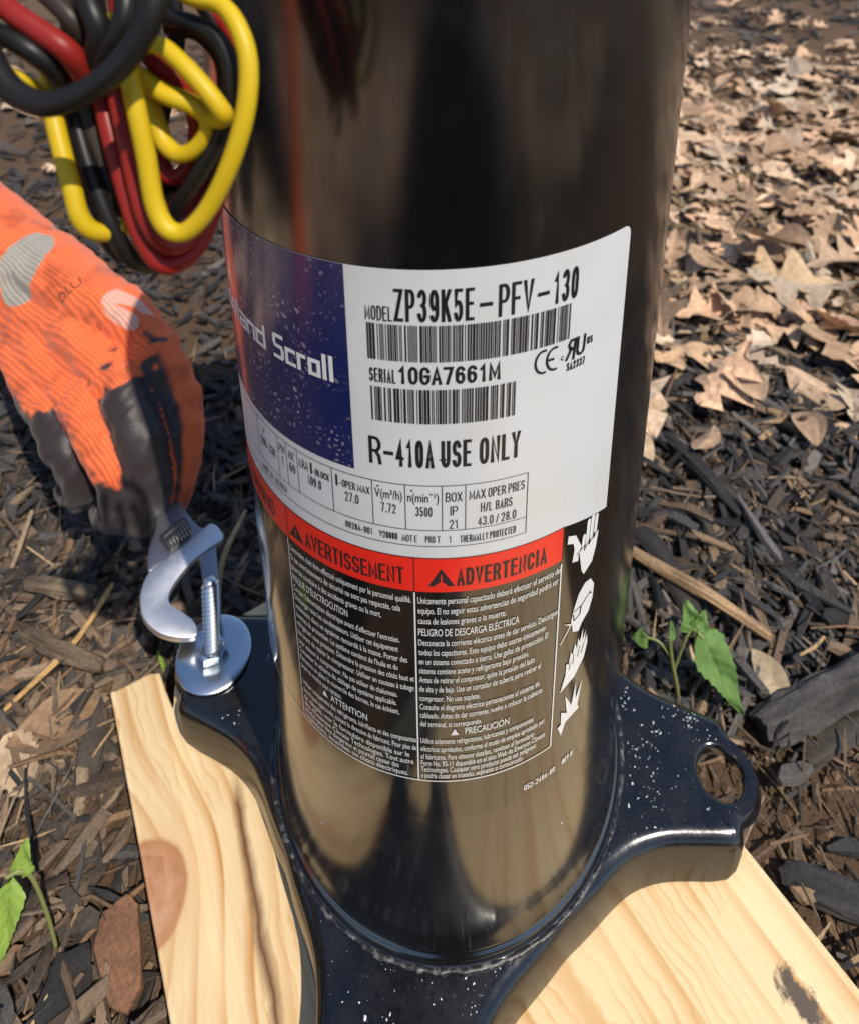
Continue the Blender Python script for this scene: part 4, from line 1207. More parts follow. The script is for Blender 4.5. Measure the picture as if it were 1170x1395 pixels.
def box(x0, x1, y0, y1): return lambda r: (r.uniform(x0, x1), r.uniform(y0, y1))
def mixs(*bs):
    w = np.cumsum([b[0] for b in bs]); w = w / w[-1]
    def f(r):
        k = int(np.searchsorted(w, r.random())); return bs[k][1](r)
    return f
CHAR = [(0.034, 0.033, 0.034), (0.052, 0.049, 0.048), (0.075, 0.070, 0.067), (0.026, 0.025, 0.025), (0.105, 0.096, 0.089), (0.045, 0.040, 0.037)]
BRN = [(0.13, 0.088, 0.060), (0.19, 0.130, 0.088), (0.090, 0.064, 0.048), (0.25, 0.180, 0.120), (0.07, 0.056, 0.046), (0.16, 0.118, 0.085)]
TAN = [(0.36, 0.24, 0.13), (0.28, 0.19, 0.11), (0.44, 0.31, 0.18), (0.20, 0.12, 0.07)]
rg_ = np.random.default_rng(21)
# dark shredded mulch right of and behind the compressor
V, C, me_ = chip_soup(5200, mixs((3, box(0.05, 0.62, 0.03, 0.40)), (1.2, box(-0.1, 1.2, 0.35, 0.8)), (0.05, box(0.17, 0.5, -0.2, 0.02))), (0.016, 0.046), (0.0035, 0.0075), (0.3, 0.8), CHAR + CHAR + BRN[:3] + [BRN[3], (0.11, 0.10, 0.095), (0.14, 0.125, 0.11), TAN[1]], rg_)
split_soup(V, C, me_, 'mulch_chip', M['chip'], 110, 'mulch splinter', 'mulch chip', 'dark mulch chips right of the compressor', 'mulch', 'dark shredded mulch covering the soil right of the compressor')
# dark mulch at left rear
V, C, me_ = chip_soup(3400, mixs((2, box(-0.8, -0.05, 0.2, 0.75)), (1, box(-1.4, -0.05, 0.5, 1.6)), (1.2, box(-0.40, -0.12, 0.10, 0.3))), (0.018, 0.050), (0.004, 0.008), (0.3, 0.8), CHAR + [BRN[4], BRN[2]], rg_)
split_soup(V, C, me_, 'mulch_chip', M['chip'], 60, 'mulch splinter behind the glove', 'mulch chip', 'dark mulch chips behind the gloved hand', 'mulch', 'dark shredded mulch behind the gloved hand')
# brown chips left of the board
V, C, me_ = chip_soup(3600, mixs((2, box(-0.46, -0.12, -0.16, 0.17)), (1, box(-0.36, -0.14, 0.0, 0.15)), (.6, box(-0.24, -0.06, 0.03, 0.26))), (0.012, 0.040), (0.0028, 0.0070), (0.3, 0.8), BRN + BRN + CHAR[:3] + TAN[3:], rg_)
split_soup(V, C, me_, 'bark_chip', M['chip'], 120, 'bark chip left of the board', 'bark chip', 'brown bark chips left of the board', 'bark_mulch', 'brown shredded bark covering the soil left of the board')
# fine needles and straws
V, C, me_ = chip_soup(900, mixs((1, box(-0.5, -0.12, -0.15, 0.35)), (1, box(0.1, 0.7, -0.1, 0.5)), (.5, box(0.1, 1.4, 0.4, 1.4))), (0.022, 0.060), (0.0009, 0.0018), (0.6, 1.0), TAN, rg_, 0.016, 0.22)
split_soup(V, C, me_, 'straw', M['chip'], 30, 'thin straw on the mulch', 'straw', 'dry straws on the mulch', 'straw_litter', 'fine dry straws scattered over the mulch')
V, C, me_ = chip_soup(7000, mixs((1.3, box(-0.46, -0.12, -0.18, 0.30)), (1.5, box(0.06, 0.6, 0.0, 0.45)), (.4, box(-0.7, 0.0, 0.2, 0.7)), (.2, box(0.15, 0.4, -0.2, 0.05))), (0.010, 0.034), (0.0007, 0.0020), (0.5, 1.0), CHAR + BRN + BRN + TAN[3:], rg_, 0.016, 0.35)
split_soup(V, C, me_, 'bark_fibre', M['chip'], 0, '', '', '', 'bark_fibre', 'fine stringy bark fibres filling the mulch')
V, C, me_ = chip_soup(5200, mixs((3, box(0.06, 1.2, 0.34, 1.1)), (1, box(0.3, 1.7, 0.9, 1.6))), (0.012, 0.040), (0.004, 0.011), (0.15, 0.5), TAN + [(0.40, 0.29, 0.19), (0.33, 0.23, 0.15)], rg_, 0.010, 0.4)
split_soup(V, C, me_, 'leaf_scrap', M['leaf'], 0, '', '', '', 'leaf_scrap', 'broken scraps of dry leaf filling the litter')
# far mulch and the ground behind the photographer
V, C, me_ = chip_soup(4200, mixs((2, box(0.2, 2.6, 1.15, 2.9)), (1, box(-2.0, 0.4, 0.7, 2.6)), (1.3, box(0.0, 1.6, -1.6, -0.25)), (.6, box(-1.5, -0.4, -0.8, 0.5))), (0.03, 0.085), (0.007, 0.016), (0.3, 0.7), CHAR + BRN[:2], rg_)
split_soup(V, C, me_, 'mulch_chip', M['chip'], 0, '', '', '', 'mulch', 'dark mulch on the farther ground')

# soil crumbs
oc = np.array([(1, 0, 0), (0, 1, 0), (-1, 0, 0), (0, -1, 0), (0, 0, 1), (0, 0, -1)], float)
of = np.array([(0, 1, 4), (1, 2, 4), (2, 3, 4), (3, 0, 4), (1, 0, 5), (2, 1, 5), (3, 2, 5), (0, 3, 5)])
def crumbs(n, sample, smin, smax, cols):
    V = np.zeros((n, 6, 3)); C = np.zeros((n, 6, 3)); k = 0
    cols = np.array(cols)
    while k < n:
        x, y = sample(rg_)
        if in_board(x, y, 0.0): continue
        s_ = smin + (smax - smin) * rg_.random() ** 3
        P_ = oc * rg_.uniform(0.55, 1.2, (6, 1)) * s_ + rg_.normal(0, 0.18 * s_, (6, 3))
        a = rg_.uniform(0, 6.28); P_ = P_ @ np.array(Matrix.Rotation(a, 3, 'Z')).T
        V[k] = P_ + (x, y, gh(x, y) + 0.4 * s_); C[k] = cols[rg_.integers(len(cols))] * rg_.uniform(0.7, 1.3); k += 1
    FF = (of[None] + (np.arange(n) * 6)[:, None, None]).reshape(-1, 3)
    return quads_mesh('soil_crumb', V.reshape(-1, 3), FF, C.reshape(-1, 3), False)
SO = [(0.125, 0.076, 0.048), (0.16, 0.100, 0.064), (0.09, 0.056, 0.037), (0.21, 0.14, 0.09)]
tag(link('soil_crumb', crumbs(15000, mixs((3, box(0.12, 0.5, -0.35, 0.05)), (1, box(0.05, 0.7, 0.0, 0.4)), (1.4, box(-0.5, -0.1, -0.25, 0.25)), (.6, box(0.1, 1.2, 0.3, 1.2))), 0.0006, 0.0040, SO), M['crumb']), 'loose crumbs of brown soil', kind='stuff')

# dry leaves
def leaf_grid(kind, L, W, curl, bend, rng, nseg=14, twist=0.0):
    """leaf blade lying along +x; 4 quads across"""
    ts = np.linspace(0, 1, nseg + 1)
    if kind == 'oak':
        w = np.sin(np.pi * np.clip(ts * 0.97 + 0.03, 0, 1)) ** 0.75 * (0.62 + 0.40 * np.cos(2 * np.pi * (ts * 3.3 + 0.1)))
        w2 = np.sin(np.pi * np.clip(ts * 0.97 + 0.03, 0, 1)) ** 0.75 * (0.62 + 0.40 * np.cos(2 * np.pi * (ts * 3.3 - 0.05)))
    elif kind == 'oval':
        w = w2 = np.sin(np.pi * ts) ** 0.8
    else:
        w = np.sin(np.pi * ts) ** 0.6 * (0.8 + 0.3 * rng.random(nseg + 1)); w2 = np.sin(np.pi * ts) ** 0.6 * (0.7 + 0.4 * rng.random(nseg + 1))
    w = np.maximum(w, 0.03); w2 = np.maximum(w2, 0.03)
    V = []
    for i, t_ in enumerate(ts):
        for f in (-1, -0.5, 0, 0.5, 1):
            y = f * (w[i] if f > 0 else w2[i]) * W / 2
            x = (t_ - 0.5) * L + (0.10 * L * abs(f) if kind == 'oak' else 0)
            z = curl * (abs(y) / (W / 2)) ** 1.6 * W * 0.5 + bend * ((t_ - 0.5) * 2) ** 2 * L * 0.25 + twist * y * (t_ - 0.5) * 2 + (-0.03 * W if f == 0 else 0)
            z += 0.05 * W * noise.noise((x * 40 + L * 999, y * 60, curl * 9))
            V.append((x, y, z))
    F = []
    for i in range(nseg):
        for k in range(4): F.append((i * 5 + k, (i + 1) * 5 + k, (i + 1) * 5 + k + 1, i * 5 + k + 1))
    return np.array(V), np.array(F)
LC = np.array([(0.68, 0.47, 0.31), (0.61, 0.41, 0.26), (0.52, 0.34, 0.21), (0.54, 0.42, 0.30), (0.70, 0.51, 0.345), (0.40, 0.26, 0.16), (0.62, 0.39, 0.245)])
LV = []
for i in range(26):
    kd_ = ('oak', 'oak', 'torn', 'oval', 'oak')[i % 5]
    L_ = rg_.uniform(0.045, 0.095) * (0.6 if kd_ == 'torn' else 1)
    V, LF = leaf_grid(kd_, L_, L_ * rg_.uniform(0.5, 0.78), rg_.uniform(-0.45, 0.75), rg_.uniform(-0.5, 0.6), rg_, 14, rg_.uniform(-0.5, 0.5))
    LV.append((V, L_))
def leaf_soup(n, sample, lift, scale=(0.75, 1.25), cols=LC):
    V = np.zeros((n, LV[0][0].shape[0], 3)); C = np.zeros_like(V); meta = []
    for k in range(n):
        while True:
            x, y = sample(rg_)
            if not in_board(x, y, 0.01) and math.hypot(x, y) > 0.15: break
        P_, L_ = LV[rg_.integers(len(LV))]
        s_ = rg_.uniform(*scale)
        Mx = Matrix.Rotation(rg_.uniform(0, 6.28), 3, 'Z') @ Matrix.Rotation(rg_.normal(0, 0.25), 3, 'Y') @ Matrix.Rotation(rg_.normal(0, 0.3) + (math.pi if rg_.random() < 0.3 else 0), 3, 'X')
        Q = (P_ * s_) @ np.array(Mx).T
        z = gh(x, y) - Q[:, 2].min() * 0.75 + 0.002 + lift * rg_.random()
        V[k] = Q + (x, y, z)
        C[k] = cols[rg_.integers(len(cols))] * rg_.uniform(0.75, 1.2)
        meta.append((x, y, L_ * s_))
    return V, C, meta
V, C, me_ = leaf_soup(1900, mixs((3, box(0.08, 1.3, 0.36, 1.05)), (1.4, box(0.3, 1.7, 0.8, 1.5)), (0.5, box(0.2, 2.3, 1.3, 2.6)), (.25, box(0.12, 0.6, 0.2, 0.42)), (.25, box(-1.2, -0.2, 0.7, 1.6))), 0.022, (0.4, 1.2))
split_soup(V, C, me_, 'dry_leaf', M['leaf'], 190, 'dry leaf in the litter', 'leaf', 'dry leaves behind the compressor', 'leaf_litter', 'tan dry leaves covering the ground behind the compressor', LF)
V, C, me_ = leaf_soup(5200, mixs((3.2, box(-1.5, -0.26, -1.6, -0.36)), (1, box(-1.7, -0.5, -0.9, 0.3)), (.22, box(0.5, 1.7, -1.8, -0.5))), 0.02, (1.1, 1.9), LC[[0, 1, 3, 4, 4, 0]] * 1.12)
split_soup(V, C, me_, 'dry_leaf', M['leaf'], 0, '', '', '', 'leaf_litter', 'tan dry leaves on the near ground', LF)

# ------------------------------------------------------------------ single pieces one can point at
def single_leaf(kind, L, W, loc, rz, rx, ry, curl, bend, color, label, twist=0.0):
    V, F = leaf_grid(kind, L, W, curl, bend, np.random.default_rng(int(L * 1e5)), 22, twist)
    me = quads_mesh('dry_leaf', V, F, np.tile(np.array(color), (len(V), 1)), True)
    o = link('dry_leaf', me, M['leaf'], None, loc)
    o.rotation_euler = (rx, ry, rz)
    tag(o, label, 'leaf')
single_leaf('oak', 0.105, 0.078, (0.262, 0.338, -0.044), math.radians(205), 0.15, -0.25, -0.5, -0.5, (0.62, 0.40, 0.235), 'large lobed orange tan oak leaf arched over dark mulch right of the compressor')
single_leaf('oak', 0.12, 0.085, (0.40, 0.45, -0.040), math.radians(160), -0.2, 0.2, 0.4, -0.4, (0.60, 0.42, 0.25), 'broad pale tan oak leaf at the right edge above the arched leaf')
single_leaf('oval', 0.033, 0.017, (0.1965, 0.045, -0.050), math.radians(-72), 0.25, 0.1, 0.3, -0.2, (0.40, 0.31, 0.20), 'small oval tan leaf lying flat left of the charred log')
single_leaf('torn', 0.034, 0.024, (-0.237, 0.006, -0.054), math.radians(-40), 0.3, 0.2, 0.5, 0.4, (0.46, 0.34, 0.22), 'pale torn leaf scrap at the left edge beside the pine board')
single_leaf('oval', 0.055, 0.036, (-0.222, 0.022, -0.052), math.radians(30), -0.2, 0.2, 0.3, 0.2, (0.30, 0.19, 0.11), 'brown dry leaf in shade at the far left edge')

def stick(name, pts, rad, color, label, cat, seed=1, flat=1.0, rough=0.22):
    path = catmull([Vector(p) for p in pts], 9)
    n = len(path); sg = 26
    rr = [rad * (0.8 + 0.2 * math.sin(math.pi * (i + 1) / (n + 1))) for i in range(n)]
    V, F = tube(path, rr, sg)
    VV, cc = [], []
    ax_d = (path[-1] - path[0]).normalized()
    for i, v in enumerate(V):
        ring, kq = i // sg, i % sg
        ax = path[ring]; d = v - ax
        th = 2 * math.pi * kq / sg
        rid = noise.noise((math.cos(th) * 3.2 + seed, math.sin(th) * 3.2, ring * 0.10)) + 0.7 * noise.noise((math.cos(th) * 8 + seed, math.sin(th) * 8, ring * 0.22))
        k = 1 + rough * 1.3 * rid
        d = d * max(0.35, k); d.z *= flat
        if ring in (0, n - 1): d = d * 0.82 + ax_d * (0.5 * rad * noise.noise((math.cos(th) * 2.5, math.sin(th) * 2.5, seed + ring)))
        VV.append(ax + d)
        kk = 0.85 + 0.75 * rid * 0.6 + 0.3 * noise.noise((v.x * 60, v.y * 60, v.z * 60 + seed))
        kk = max(0.3, kk)
        cc += [color[0] * kk, color[1] * kk, color[2] * kk, 1]
    me = mesh_from(name, VV, F, True, 50)
    a = me.color_attributes.new('col', 'FLOAT_COLOR', 'POINT')
    a.data.foreach_set('color', cc)
    tag(link(name, me, M['chip']), label, cat)
stick('charred_log', [(0.180, 0.020, -0.052), (0.21, 0.030, -0.050), (0.25, 0.043, -0.047), (0.31, 0.060, -0.046)], 0.0115, (0.095, 0.086, 0.080), 'thick charcoal grey stick of wood at the right edge above the ear hole', 'wood', 3, 0.75, 0.22)
stick('bark_slab', [(0.200, 0.009, -0.058), (0.225, 0.020, -0.056), (0.26, 0.030, -0.054)], 0.0065, (0.07, 0.058, 0.048), 'grey bark slab tucked below the thick charcoal stick', 'bark', 5, 0.5)
stick('twig', [(0.128, 0.128, -0.050), (0.145, 0.112, -0.046), (0.172, 0.091, -0.043), (0.206, 0.067, -0.049)], 0.0042, (0.42, 0.27, 0.15), 'pale orange broken twig behind the green seedling', 'twig', 7, 0.9, 0.15)
stick('mulch_slab', [(0.166, -0.036, -0.058), (0.182, -0.042, -0.056), (0.215, -0.053, -0.056)], 0.0075, (0.045, 0.042, 0.042), 'dark flat mulch slab on bare soil right of the pine board', 'bark', 9, 0.55)
stick('mulch_slab', [(0.19, 0.235, -0.055), (0.205, 0.20, -0.050), (0.225, 0.155, -0.052)], 0.0065, (0.034, 0.033, 0.034), 'long dark mulch stick slanting right of the compressor below the arched leaf', 'bark', 11, 0.7)
stick('mulch_slab', [(0.135, 0.145, -0.053), (0.150, 0.125, -0.048), (0.165, 0.085, -0.055)], 0.0085, (0.040, 0.035, 0.031), 'broad dark bark strip close behind the right side of the shell', 'bark', 12, 0.5)
stick('twig', [(-0.272, 0.072, -0.052), (-0.245, 0.060, -0.047), (-0.212, 0.052, -0.050)], 0.0050, (0.16, 0.115, 0.075), 'thick grey brown stick on the mulch below the gloved fingers', 'twig', 14, 0.8)
stick('twig', [(-0.290, 0.105, -0.052), (-0.265, 0.098, -0.047), (-0.238, 0.096, -0.050)], 0.0055, (0.19, 0.14, 0.095), 'weathered stick near the left edge below the gloved hand', 'twig', 15, 0.7)
stick('straw', [(-0.222, 0.092, -0.035), (-0.235, 0.062, -0.046), (-0.26, 0.030, -0.052)], 0.0016, (0.62, 0.38, 0.15), 'long golden straw slanting across the mulch below the gloved hand', 'straw', 16, 1.0)
stick('straw', [(-0.150, 0.150, -0.040), (-0.156, 0.115, -0.042), (-0.152, 0.085, -0.05)], 0.0016, (0.58, 0.40, 0.20), 'pale straw standing between the wrench and the compressor', 'straw', 17, 1.0)

# big reddish bark flake at the lower left
def flake(pts, z, th, color, label, tilt, seed):
    P = []
    for (ax_, ay_), (bx_, by_) in zip(pts, pts[1:] + pts[:1]):
        for q in range(4):
            f = q / 4.0; j = 0.0011
            P.append((ax_ + (bx_ - ax_) * f + j * noise.noise((ax_ * 900 + q * 3.1, ay_ * 900, seed)), ay_ + (by_ - ay_) * f + j * noise.noise((ax_ * 900, ay_ * 900 + q * 2.7, seed + 5))))
    cx = sum(p[0] for p in P) / len(P); cy = sum(p[1] for p in P) / len(P)
    P = [(p[0] - cx, p[1] - cy) for p in P]
    area = sum(P[i - 1][0] * P[i][1] - P[i][0] * P[i - 1][1] for i in range(len(P)))
    if area < 0: P.reverse()
    me = bm_mesh(extrude_outline(P, th, th * 0.25), 'bark_flake', 40)
    a = me.color_attributes.new('col', 'FLOAT_COLOR', 'POINT')
    cc = []
    for v in me.vertices:
        k = 0.85 + 0.4 * noise.noise((v.co.x * 90, v.co.y * 90, seed)); cc += [color[0] * k, color[1] * k, color[2] * k, 1]
    a.data.foreach_set('color', cc)
    o = link('bark_flake', me, M['chip'], None, (cx, cy, z)); o.rotation_euler = tilt
    tag(o, label, 'bark')
flake([(-0.163, -0.051), (-0.153, -0.046), (-0.146, -0.050), (-0.135, -0.073), (-0.139, -0.082), (-0.148, -0.079), (-0.163, -0.062)], -0.050, 0.0035, (0.27, 0.135, 0.075), 'large reddish brown bark flake beside the left edge of the board', (0.12, -0.18, 0), 2)
flake([(-0.178, -0.064), (-0.166, -0.060), (-0.158, -0.072), (-0.160, -0.090), (-0.172, -0.094), (-0.180, -0.080)], -0.054, 0.005, (0.030, 0.028, 0.028), 'black bark flake next to the reddish one at lower left', (0.1, 0.2, 0), 4)
flake([(-0.205, 0.036), (-0.196, 0.026), (-0.192, 0.010), (-0.190, -0.004), (-0.199, -0.008), (-0.206, 0.010)], -0.050, 0.006, (0.085, 0.068, 0.055), 'grey brown bark slab against the left edge of the board', (0.0, 0.35, 0), 6)

# ------------------------------------------------------------------ seedlings
def green(name, c1, c2):
    t = NT(name)
    cc = t.mix(t.noise(130, 4, 0.6), c1, c2)
    t.set(Base_Color=cc, Roughness=0.42, Specular_IOR_Level=0.4)
    t.bump(t.noise(260, 3, 0.6), 0.0008, 0.7)
    tr = t.n('BsdfTranslucent'); t.l(cc, tr.inputs[0])
    mx = t.n('MixShader'); mx.inputs[0].default_value = 0.3
    out = t.t.nodes['Material Output']
    t.l(t.b.outputs[0], mx.inputs[1]); t.l(tr.outputs[0], mx.inputs[2]); t.l(mx.outputs[0], out.inputs[0])
    return t.m
M['green'] = green('leaf_green', (0.09, 0.20, 0.045), (0.24, 0.37, 0.11))
M['green2'] = green('leaf_bright_green', (0.20, 0.36, 0.05), (0.38, 0.50, 0.10))
M['stem'] = simple('stem_green', (0.20, 0.22, 0.07), 0.5)
def blade(base, tip, nrm, width, droop=0.15, fold=0.25, teeth=9, n=27):
    base, tip, nrm = Vector(base), Vector(tip), Vector(nrm).normalized()
    ax = tip - base; L = ax.length; ax.normalize()
    sd = ax.cross(nrm).normalized(); up = sd.cross(ax).normalized()
    V, F = [], []
    fr_ = (-1, -0.8, -0.6, -0.4, -0.2, -0.06, 0, 0.06, 0.2, 0.4, 0.6, 0.8, 1)
    m_ = len(fr_)
    n = 44
    for i in range(n + 1):
        t_ = i / n
        w = (1 - t_) ** 0.85 * min(1.0, t_ / 0.22) ** 0.6 * width / 2 * 1.12 + 0.0003
        if t_ > 0.05: w *= 1 + 0.13 * ((t_ * teeth) % 1.0 - 0.5)
        for f in fr_:
            vein = abs(((t_ * 7 - abs(f) * 1.1) % 1.0) - 0.5) * 2
            rel = 0.030 * width * (1 - vein ** 2) - (0.035 * width if f == 0 else 0)
            p = base + ax * (t_ * L + (abs(f) * 0.05 * L)) + sd * (f * w) + up * (fold * abs(f) * w - droop * L * (t_ ** 2) + 0.06 * width * math.sin(t_ * 9 + f * 3) + rel * min(1, 4 * (1 - t_)))
            V.append(p)
    for i in range(n):
        for k in range(m_ - 1): F.append((i * m_ + k, (i + 1) * m_ + k, (i + 1) * m_ + k + 1, i * m_ + k + 1))
    return V, F
def plant(name, loc, label, stems, blades, mat):
    e = empty(name, loc); tag(e, label, 'plant')
    for pts, r_ in stems:
        V, F = tube(catmull([Vector(p) * MM for p in pts], 6), r_ * MM, 8)
        link('stem', mesh_from('stem', V, F, True, 60), M['stem'], e)
    for args in blades:
        V, F = blade(*[tuple(c * MM for c in a) if isinstance(a, tuple) and i < 2 else a for i, a in enumerate(args)])
        link('leaf', mesh_from('leaf', V, F, True, 0), mat, e)
plant('seedling', (0.140, 0.036, -0.064), 'green weed seedling with one broad leaf behind the right ear of the plate',
      [([(140, 36, -66), (135, 36, -40), (131, 37.5, -22), (128, 38, -4)], 1.1), ([(131, 37.5, -22), (124, 40, -12), (117, 43, -12)], 0.7), ([(133, 37, -30), (138, 39, -8), (142, 41, -1)], 0.8), ([(142, 41, -1), (145, 38, -2), (147, 37, -4)], 0.8)],
      [((143, 41, 0), (172, 27, -50), (0.35, -0.75, 0.55), 0.027, 0.02, 0.22, 11), ((142, 40, -4), (139, 47, 12), (0.1, -0.9, 0.35), 0.017, -0.05, 0.3, 6), ((143, 40, -3), (150, 45, 6), (0.1, -0.9, 0.35), 0.013, 0.0, 0.3, 5), ((118, 43, -12), (109, 45, -16), (0.3, -0.8, 0.5), 0.012, 0.05, 0.2, 5), ((130, 38, -8), (129, 41, 4), (0.3, -0.9, 0.2), 0.005, 0.0, 0.3, 4)], M['green'])
plant('seedling', (-0.180, -0.0625, -0.066), 'bright green leaf on an arched stem at the lower left edge',
      [([(-179.8, -62.5, -66), (-183, -58, -40), (-187, -55.5, -16), (-191, -56, -8), (-196, -58, -8)], 0.9)],
      [((-194, -57, -9), (-196, -72, -36), (0.25, -0.85, 0.45), 0.015, -0.05, 0.3), ((-191, -56, -12), (-189, -51, 4), (0.15, -0.9, 0.3), 0.011, 0.0, 0.3, 6)], M['green2'])
V = None
for k_, (x, y) in enumerate(((-0.171, 0.052), (-0.160, 0.058))):
    plant('grass_sprout', (x, y, gh(x, y)), ('small green grass sprout left of the board end', 'tiny green grass tuft behind the split board end')[k_],
          [([(x / MM, y / MM, -66), (x / MM + 2, y / MM - 2, -50), (x / MM + 6, y / MM - 3, -43)], 0.7)],
          [((x / MM, y / MM, -64), (x / MM - 8, y / MM + 3, -44), (0.2, -0.9, 0.3), 0.004, 0.1, 0.3, 2), ((x / MM, y / MM, -64), (x / MM + 3, y / MM - 6, -46), (0.2, -0.9, 0.3), 0.004, 0.1, 0.3, 2)], M['green2'])

# ------------------------------------------------------------------ the people round the job (mirrored in the black shell)
def figure(chains, voxel=0.008, iters=6):
    bm = bmesh.new()
    segs = []
    for key, pts, rad in chains:
        path = catmull([Vector(p) for p in pts], 5)
        rr = []
        for i in range(len(path)):
            f = i / 5.0; k = min(int(f), len(rad) - 2); rr.append(rad[k] + (rad[k + 1] - rad[k]) * (f - k))
        V, F = tube(path, rr, 16)
        vs = [bm.verts.new(v) for v in V]
        for f in F: bm.faces.new([vs[i] for i in f])
        for p, r_ in ((path[0], rr[0]), (path[-1], rr[-1])):
            bmesh.ops.create_uvsphere(bm, u_segments=14, v_segments=9, radius=r_, matrix=Matrix.Translation(p))
        segs.append((key, path, rr))
    me0 = bpy.data.meshes.new('tmp'); bm.to_mesh(me0); bm.free()
    ob = bpy.data.objects.new('tmp', me0); COL.objects.link(ob)
    rm = ob.modifiers.new('r', 'REMESH'); rm.mode = 'VOXEL'; rm.voxel_size = voxel
    sm = ob.modifiers.new('s', 'SMOOTH'); sm.factor = 0.5; sm.iterations = iters
    me = bpy.data.meshes.new_from_object(ob.evaluated_get(bpy.context.evaluated_depsgraph_get()))
    bpy.data.objects.remove(ob); bpy.data.meshes.remove(me0)
    n = len(me.vertices)
    c = np.empty(n * 3); me.vertices.foreach_get('co', c); c = c.reshape(-1, 3)
    best = np.full(n, 9.0); who = np.zeros(n, int)
    for si, (key, path, rr) in enumerate(segs):
        for i in range(len(path) - 1):
            a = np.array(path[i]); d = np.array(path[i + 1]) - a
            tt = np.clip(((c - a) @ d) / max(1e-9, d @ d), 0, 1)
            ds = np.linalg.norm(c - a - tt[:, None] * d, axis=1) - (rr[i] + (rr[i + 1] - rr[i]) * tt)
            mk = ds < best; best[mk] = ds[mk]; who[mk] = si
    return me, [segs[w][0] for w in who]
CLOTH = {'skin': (0.42, 0.25, 0.17), 'jeans': (0.012, 0.013, 0.018), 'shirt': (0.014, 0.014, 0.015), 'boot': (0.02, 0.015, 0.012), 'hair': (0.02, 0.014, 0.01), 'orange': (0.84, 0.16, 0.05), 'grey': (0.10, 0.10, 0.105)}
def paint(me, keys_):
    a = me.color_attributes.new('col', 'FLOAT_COLOR', 'POINT')
    a.data.foreach_set('color', np.array([(*CLOTH[k.split('_')[0]], 1) for k in keys_], np.float32).ravel())
    me.polygons.foreach_set('use_smooth', [True] * len(me.polygons))
    me.materials.clear(); me.materials.append(M['leaf'])
def head_chains(c, f, s=1.0):
    """head, face and hair round centre c, looking along f (unit vector)"""
    c, f = Vector(c), Vector(f).normalized(); sd = f.cross(Vector((0, 0, 1))).normalized(); up = sd.cross(f)
    L = [('skin_h', [c - up * 0.045 + f * 0.02, c + up * 0.035 + f * 0.005], [0.066, 0.080]), ('skin_j', [c - up * 0.075 + f * 0.045, c - up * 0.05 + f * 0.055], [0.034, 0.042]),
         ('skin_n', [c + up * 0.012 + f * 0.082, c - up * 0.022 + f * 0.098], [0.009, 0.014]),
         ('hair_a', [c + up * 0.052 - f * 0.022, c + up * 0.058 + f * 0.024], [0.082, 0.066]), ('hair_b', [c - f * 0.045 + up * 0.03, c - f * 0.045 - up * 0.03], [0.066, 0.05])]
    for q in (-1, 1):
        L.append(('skin_e', [c + sd * q * 0.080 + up * 0.012, c + sd * q * 0.082 - up * 0.022], [0.013, 0.010]))
        L.append(('skin_b', [c + sd * q * 0.030 + f * 0.070 + up * 0.016, c + sd * q * 0.036 + f * 0.068 + up * 0.016], [0.014, 0.012]))
    return L
def hand_chains(p, d, n, col):
    """palm and five bent fingers at p pointing along d, back of hand towards n"""
    p, d, n = Vector(p), Vector(d).normalized(), Vector(n).normalized(); sd = d.cross(n).normalized()
    L = [(col + '_p', [p, p + d * 0.07], [0.030, 0.034])]
    for q, ln in ((-1.5, 0.062), (-0.5, 0.076), (0.5, 0.080), (1.5, 0.070)):
        b = p + d * 0.085 + sd * q * 0.019
        L.append((col + '_f', [b, b + d * ln * 0.5 - n * 0.006, b + d * ln * 0.8 - n * 0.030], [0.011, 0.010, 0.009]))
    L.append((col + '_t', [p + d * 0.02 + sd * 0.03, p + d * 0.06 + sd * 0.052 - n * 0.01, p + d * 0.09 + sd * 0.05 - n * 0.02], [0.015, 0.012, 0.010]))
    return L
# photographer kneeling behind the camera in dark clothes
cx, by = 0.06, -0.98
ch = [('shirt_t', [(cx, by - 0.02, 0.16), (cx, by + 0.00, 0.34), (cx, by + 0.05, 0.56), (cx, by + 0.08, 0.68)], [0.17, 0.155, 0.165, 0.12]),
      ('shirt_s', [(cx - 0.17, by + 0.08, 0.66), (cx, by + 0.07, 0.70), (cx + 0.17, by + 0.08, 0.66)], [0.07, 0.09, 0.07]), ('skin_k', [(cx, by + 0.09, 0.70), (cx, by + 0.12, 0.81)], [0.055, 0.052])]
for q in (-1, 1):
    ch += [('jeans_h', [(cx + q * 0.10, by - 0.03, 0.11), (cx + q * 0.15, by + 0.20, 0.10), (cx + q * 0.19, by + 0.42, 0.03)], [0.125, 0.098, 0.072]),
           ('jeans_c', [(cx + q * 0.19, by + 0.40, -0.005), (cx + q * 0.16, by + 0.15, -0.010), (cx + q * 0.13, by - 0.04, -0.015)], [0.058, 0.058, 0.045]),
           ('boot_f', [(cx + q * 0.13, by - 0.06, -0.015), (cx + q * 0.12, by - 0.20, -0.025)], [0.048, 0.036]),
           ('shirt_a', [(cx + q * 0.20, by + 0.08, 0.65), (cx + q * 0.24, by + 0.20, 0.44), (cx + q * 0.17, by + 0.42, 0.36)], [0.062, 0.052, 0.042]),
           ('skin_w', [(cx + q * 0.17, by + 0.42, 0.36), (cx + q * 0.10, by + 0.52, 0.36)], [0.036, 0.028])]
    ch += hand_chains((cx + q * 0.10, by + 0.53, 0.36), (-q * 0.5, 0.75, 0.25), (q * 0.7, 0.3, 0.5), 'skin')
ch += head_chains((cx, by + 0.15, 0.90), (0, 0.9, -0.42))
pm, kk = figure(ch, 0.0075)
paint(pm, kk)
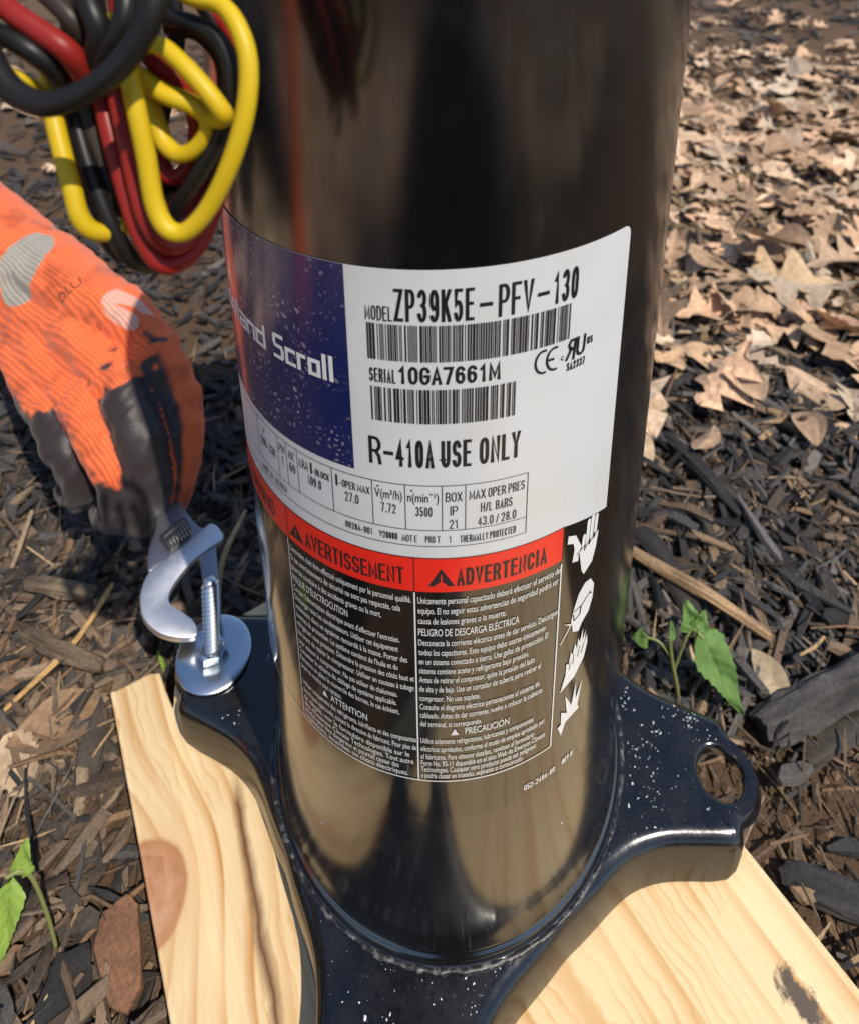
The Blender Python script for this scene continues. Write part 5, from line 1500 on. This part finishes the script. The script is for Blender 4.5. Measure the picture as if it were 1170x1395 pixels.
ph_e = empty('person', (cx, by, GZ)); tag(ph_e, 'person kneeling in dark clothes behind the camera, mirrored dimly in the shell', 'person')
pm.name = 'body'
link('body', pm, None, ph_e)

# helper kneeling to the left of the frame; the left arm ends in the glove on the wrench, the right glove rests on the ground
hx, hy = -1.08, -0.02
ch = [('grey_t', [(hx, hy, 0.16), (hx + 0.02, hy, 0.34), (hx + 0.10, hy, 0.56), (hx + 0.14, hy, 0.68)], [0.17, 0.155, 0.165, 0.12]),
      ('grey_s', [(hx + 0.14, hy - 0.18, 0.66), (hx + 0.12, hy, 0.70), (hx + 0.14, hy + 0.18, 0.66)], [0.07, 0.09, 0.07]), ('skin_k', [(hx + 0.15, hy, 0.70), (hx + 0.19, hy, 0.81)], [0.055, 0.052]),
      ('grey_a', [(hx + 0.14, hy + 0.20, 0.65), (hx + 0.22, hy + 0.40, 0.46), (hx + 0.31, hy + 0.475, 0.33)], [0.062, 0.054, 0.048]),
      ('orange_a', [(hx + 0.31, hy + 0.475, 0.33), (hx + 0.42, hy + 0.43, 0.26), (hx + 0.515, hy + 0.366, 0.19)], [0.047, 0.045, 0.042]),
      ('grey_b', [(hx + 0.14, hy - 0.20, 0.65), (hx + 0.24, hy - 0.33, 0.44), (hx + 0.33, hy - 0.35, 0.30)], [0.062, 0.054, 0.048]),
      ('orange_b', [(hx + 0.33, hy - 0.35, 0.30), (hx + 0.40, hy - 0.30, 0.16), (hx + 0.46, hy - 0.245, 0.02)], [0.048, 0.044, 0.034])]
ch += hand_chains((hx + 0.465, hy - 0.24, 0.005), (0.75, 0.45, -0.35), (0.3, 0.2, 0.9), 'orange')
for q in (-1, 1):
    ch += [('jeans_h', [(hx, hy + q * 0.10, 0.11), (hx + 0.20, hy + q * 0.14, 0.10), (hx + 0.36, hy + q * 0.17, 0.03)], [0.125, 0.098, 0.070]),
           ('jeans_c', [(hx + 0.34, hy + q * 0.17, -0.005), (hx + 0.12, hy + q * 0.15, -0.010), (hx - 0.06, hy + q * 0.13, -0.015)], [0.058, 0.058, 0.045]),
           ('boot_f', [(hx - 0.08, hy + q * 0.13, -0.015), (hx - 0.22, hy + q * 0.12, -0.025)], [0.048, 0.036])]
ch += head_chains((hx + 0.22, hy + 0.01, 0.90), (0.85, 0.2, -0.5))
pm, kk = figure(ch, 0.0085)
paint(pm, kk)
pm.name = 'body'
link('body', pm, None, helper)
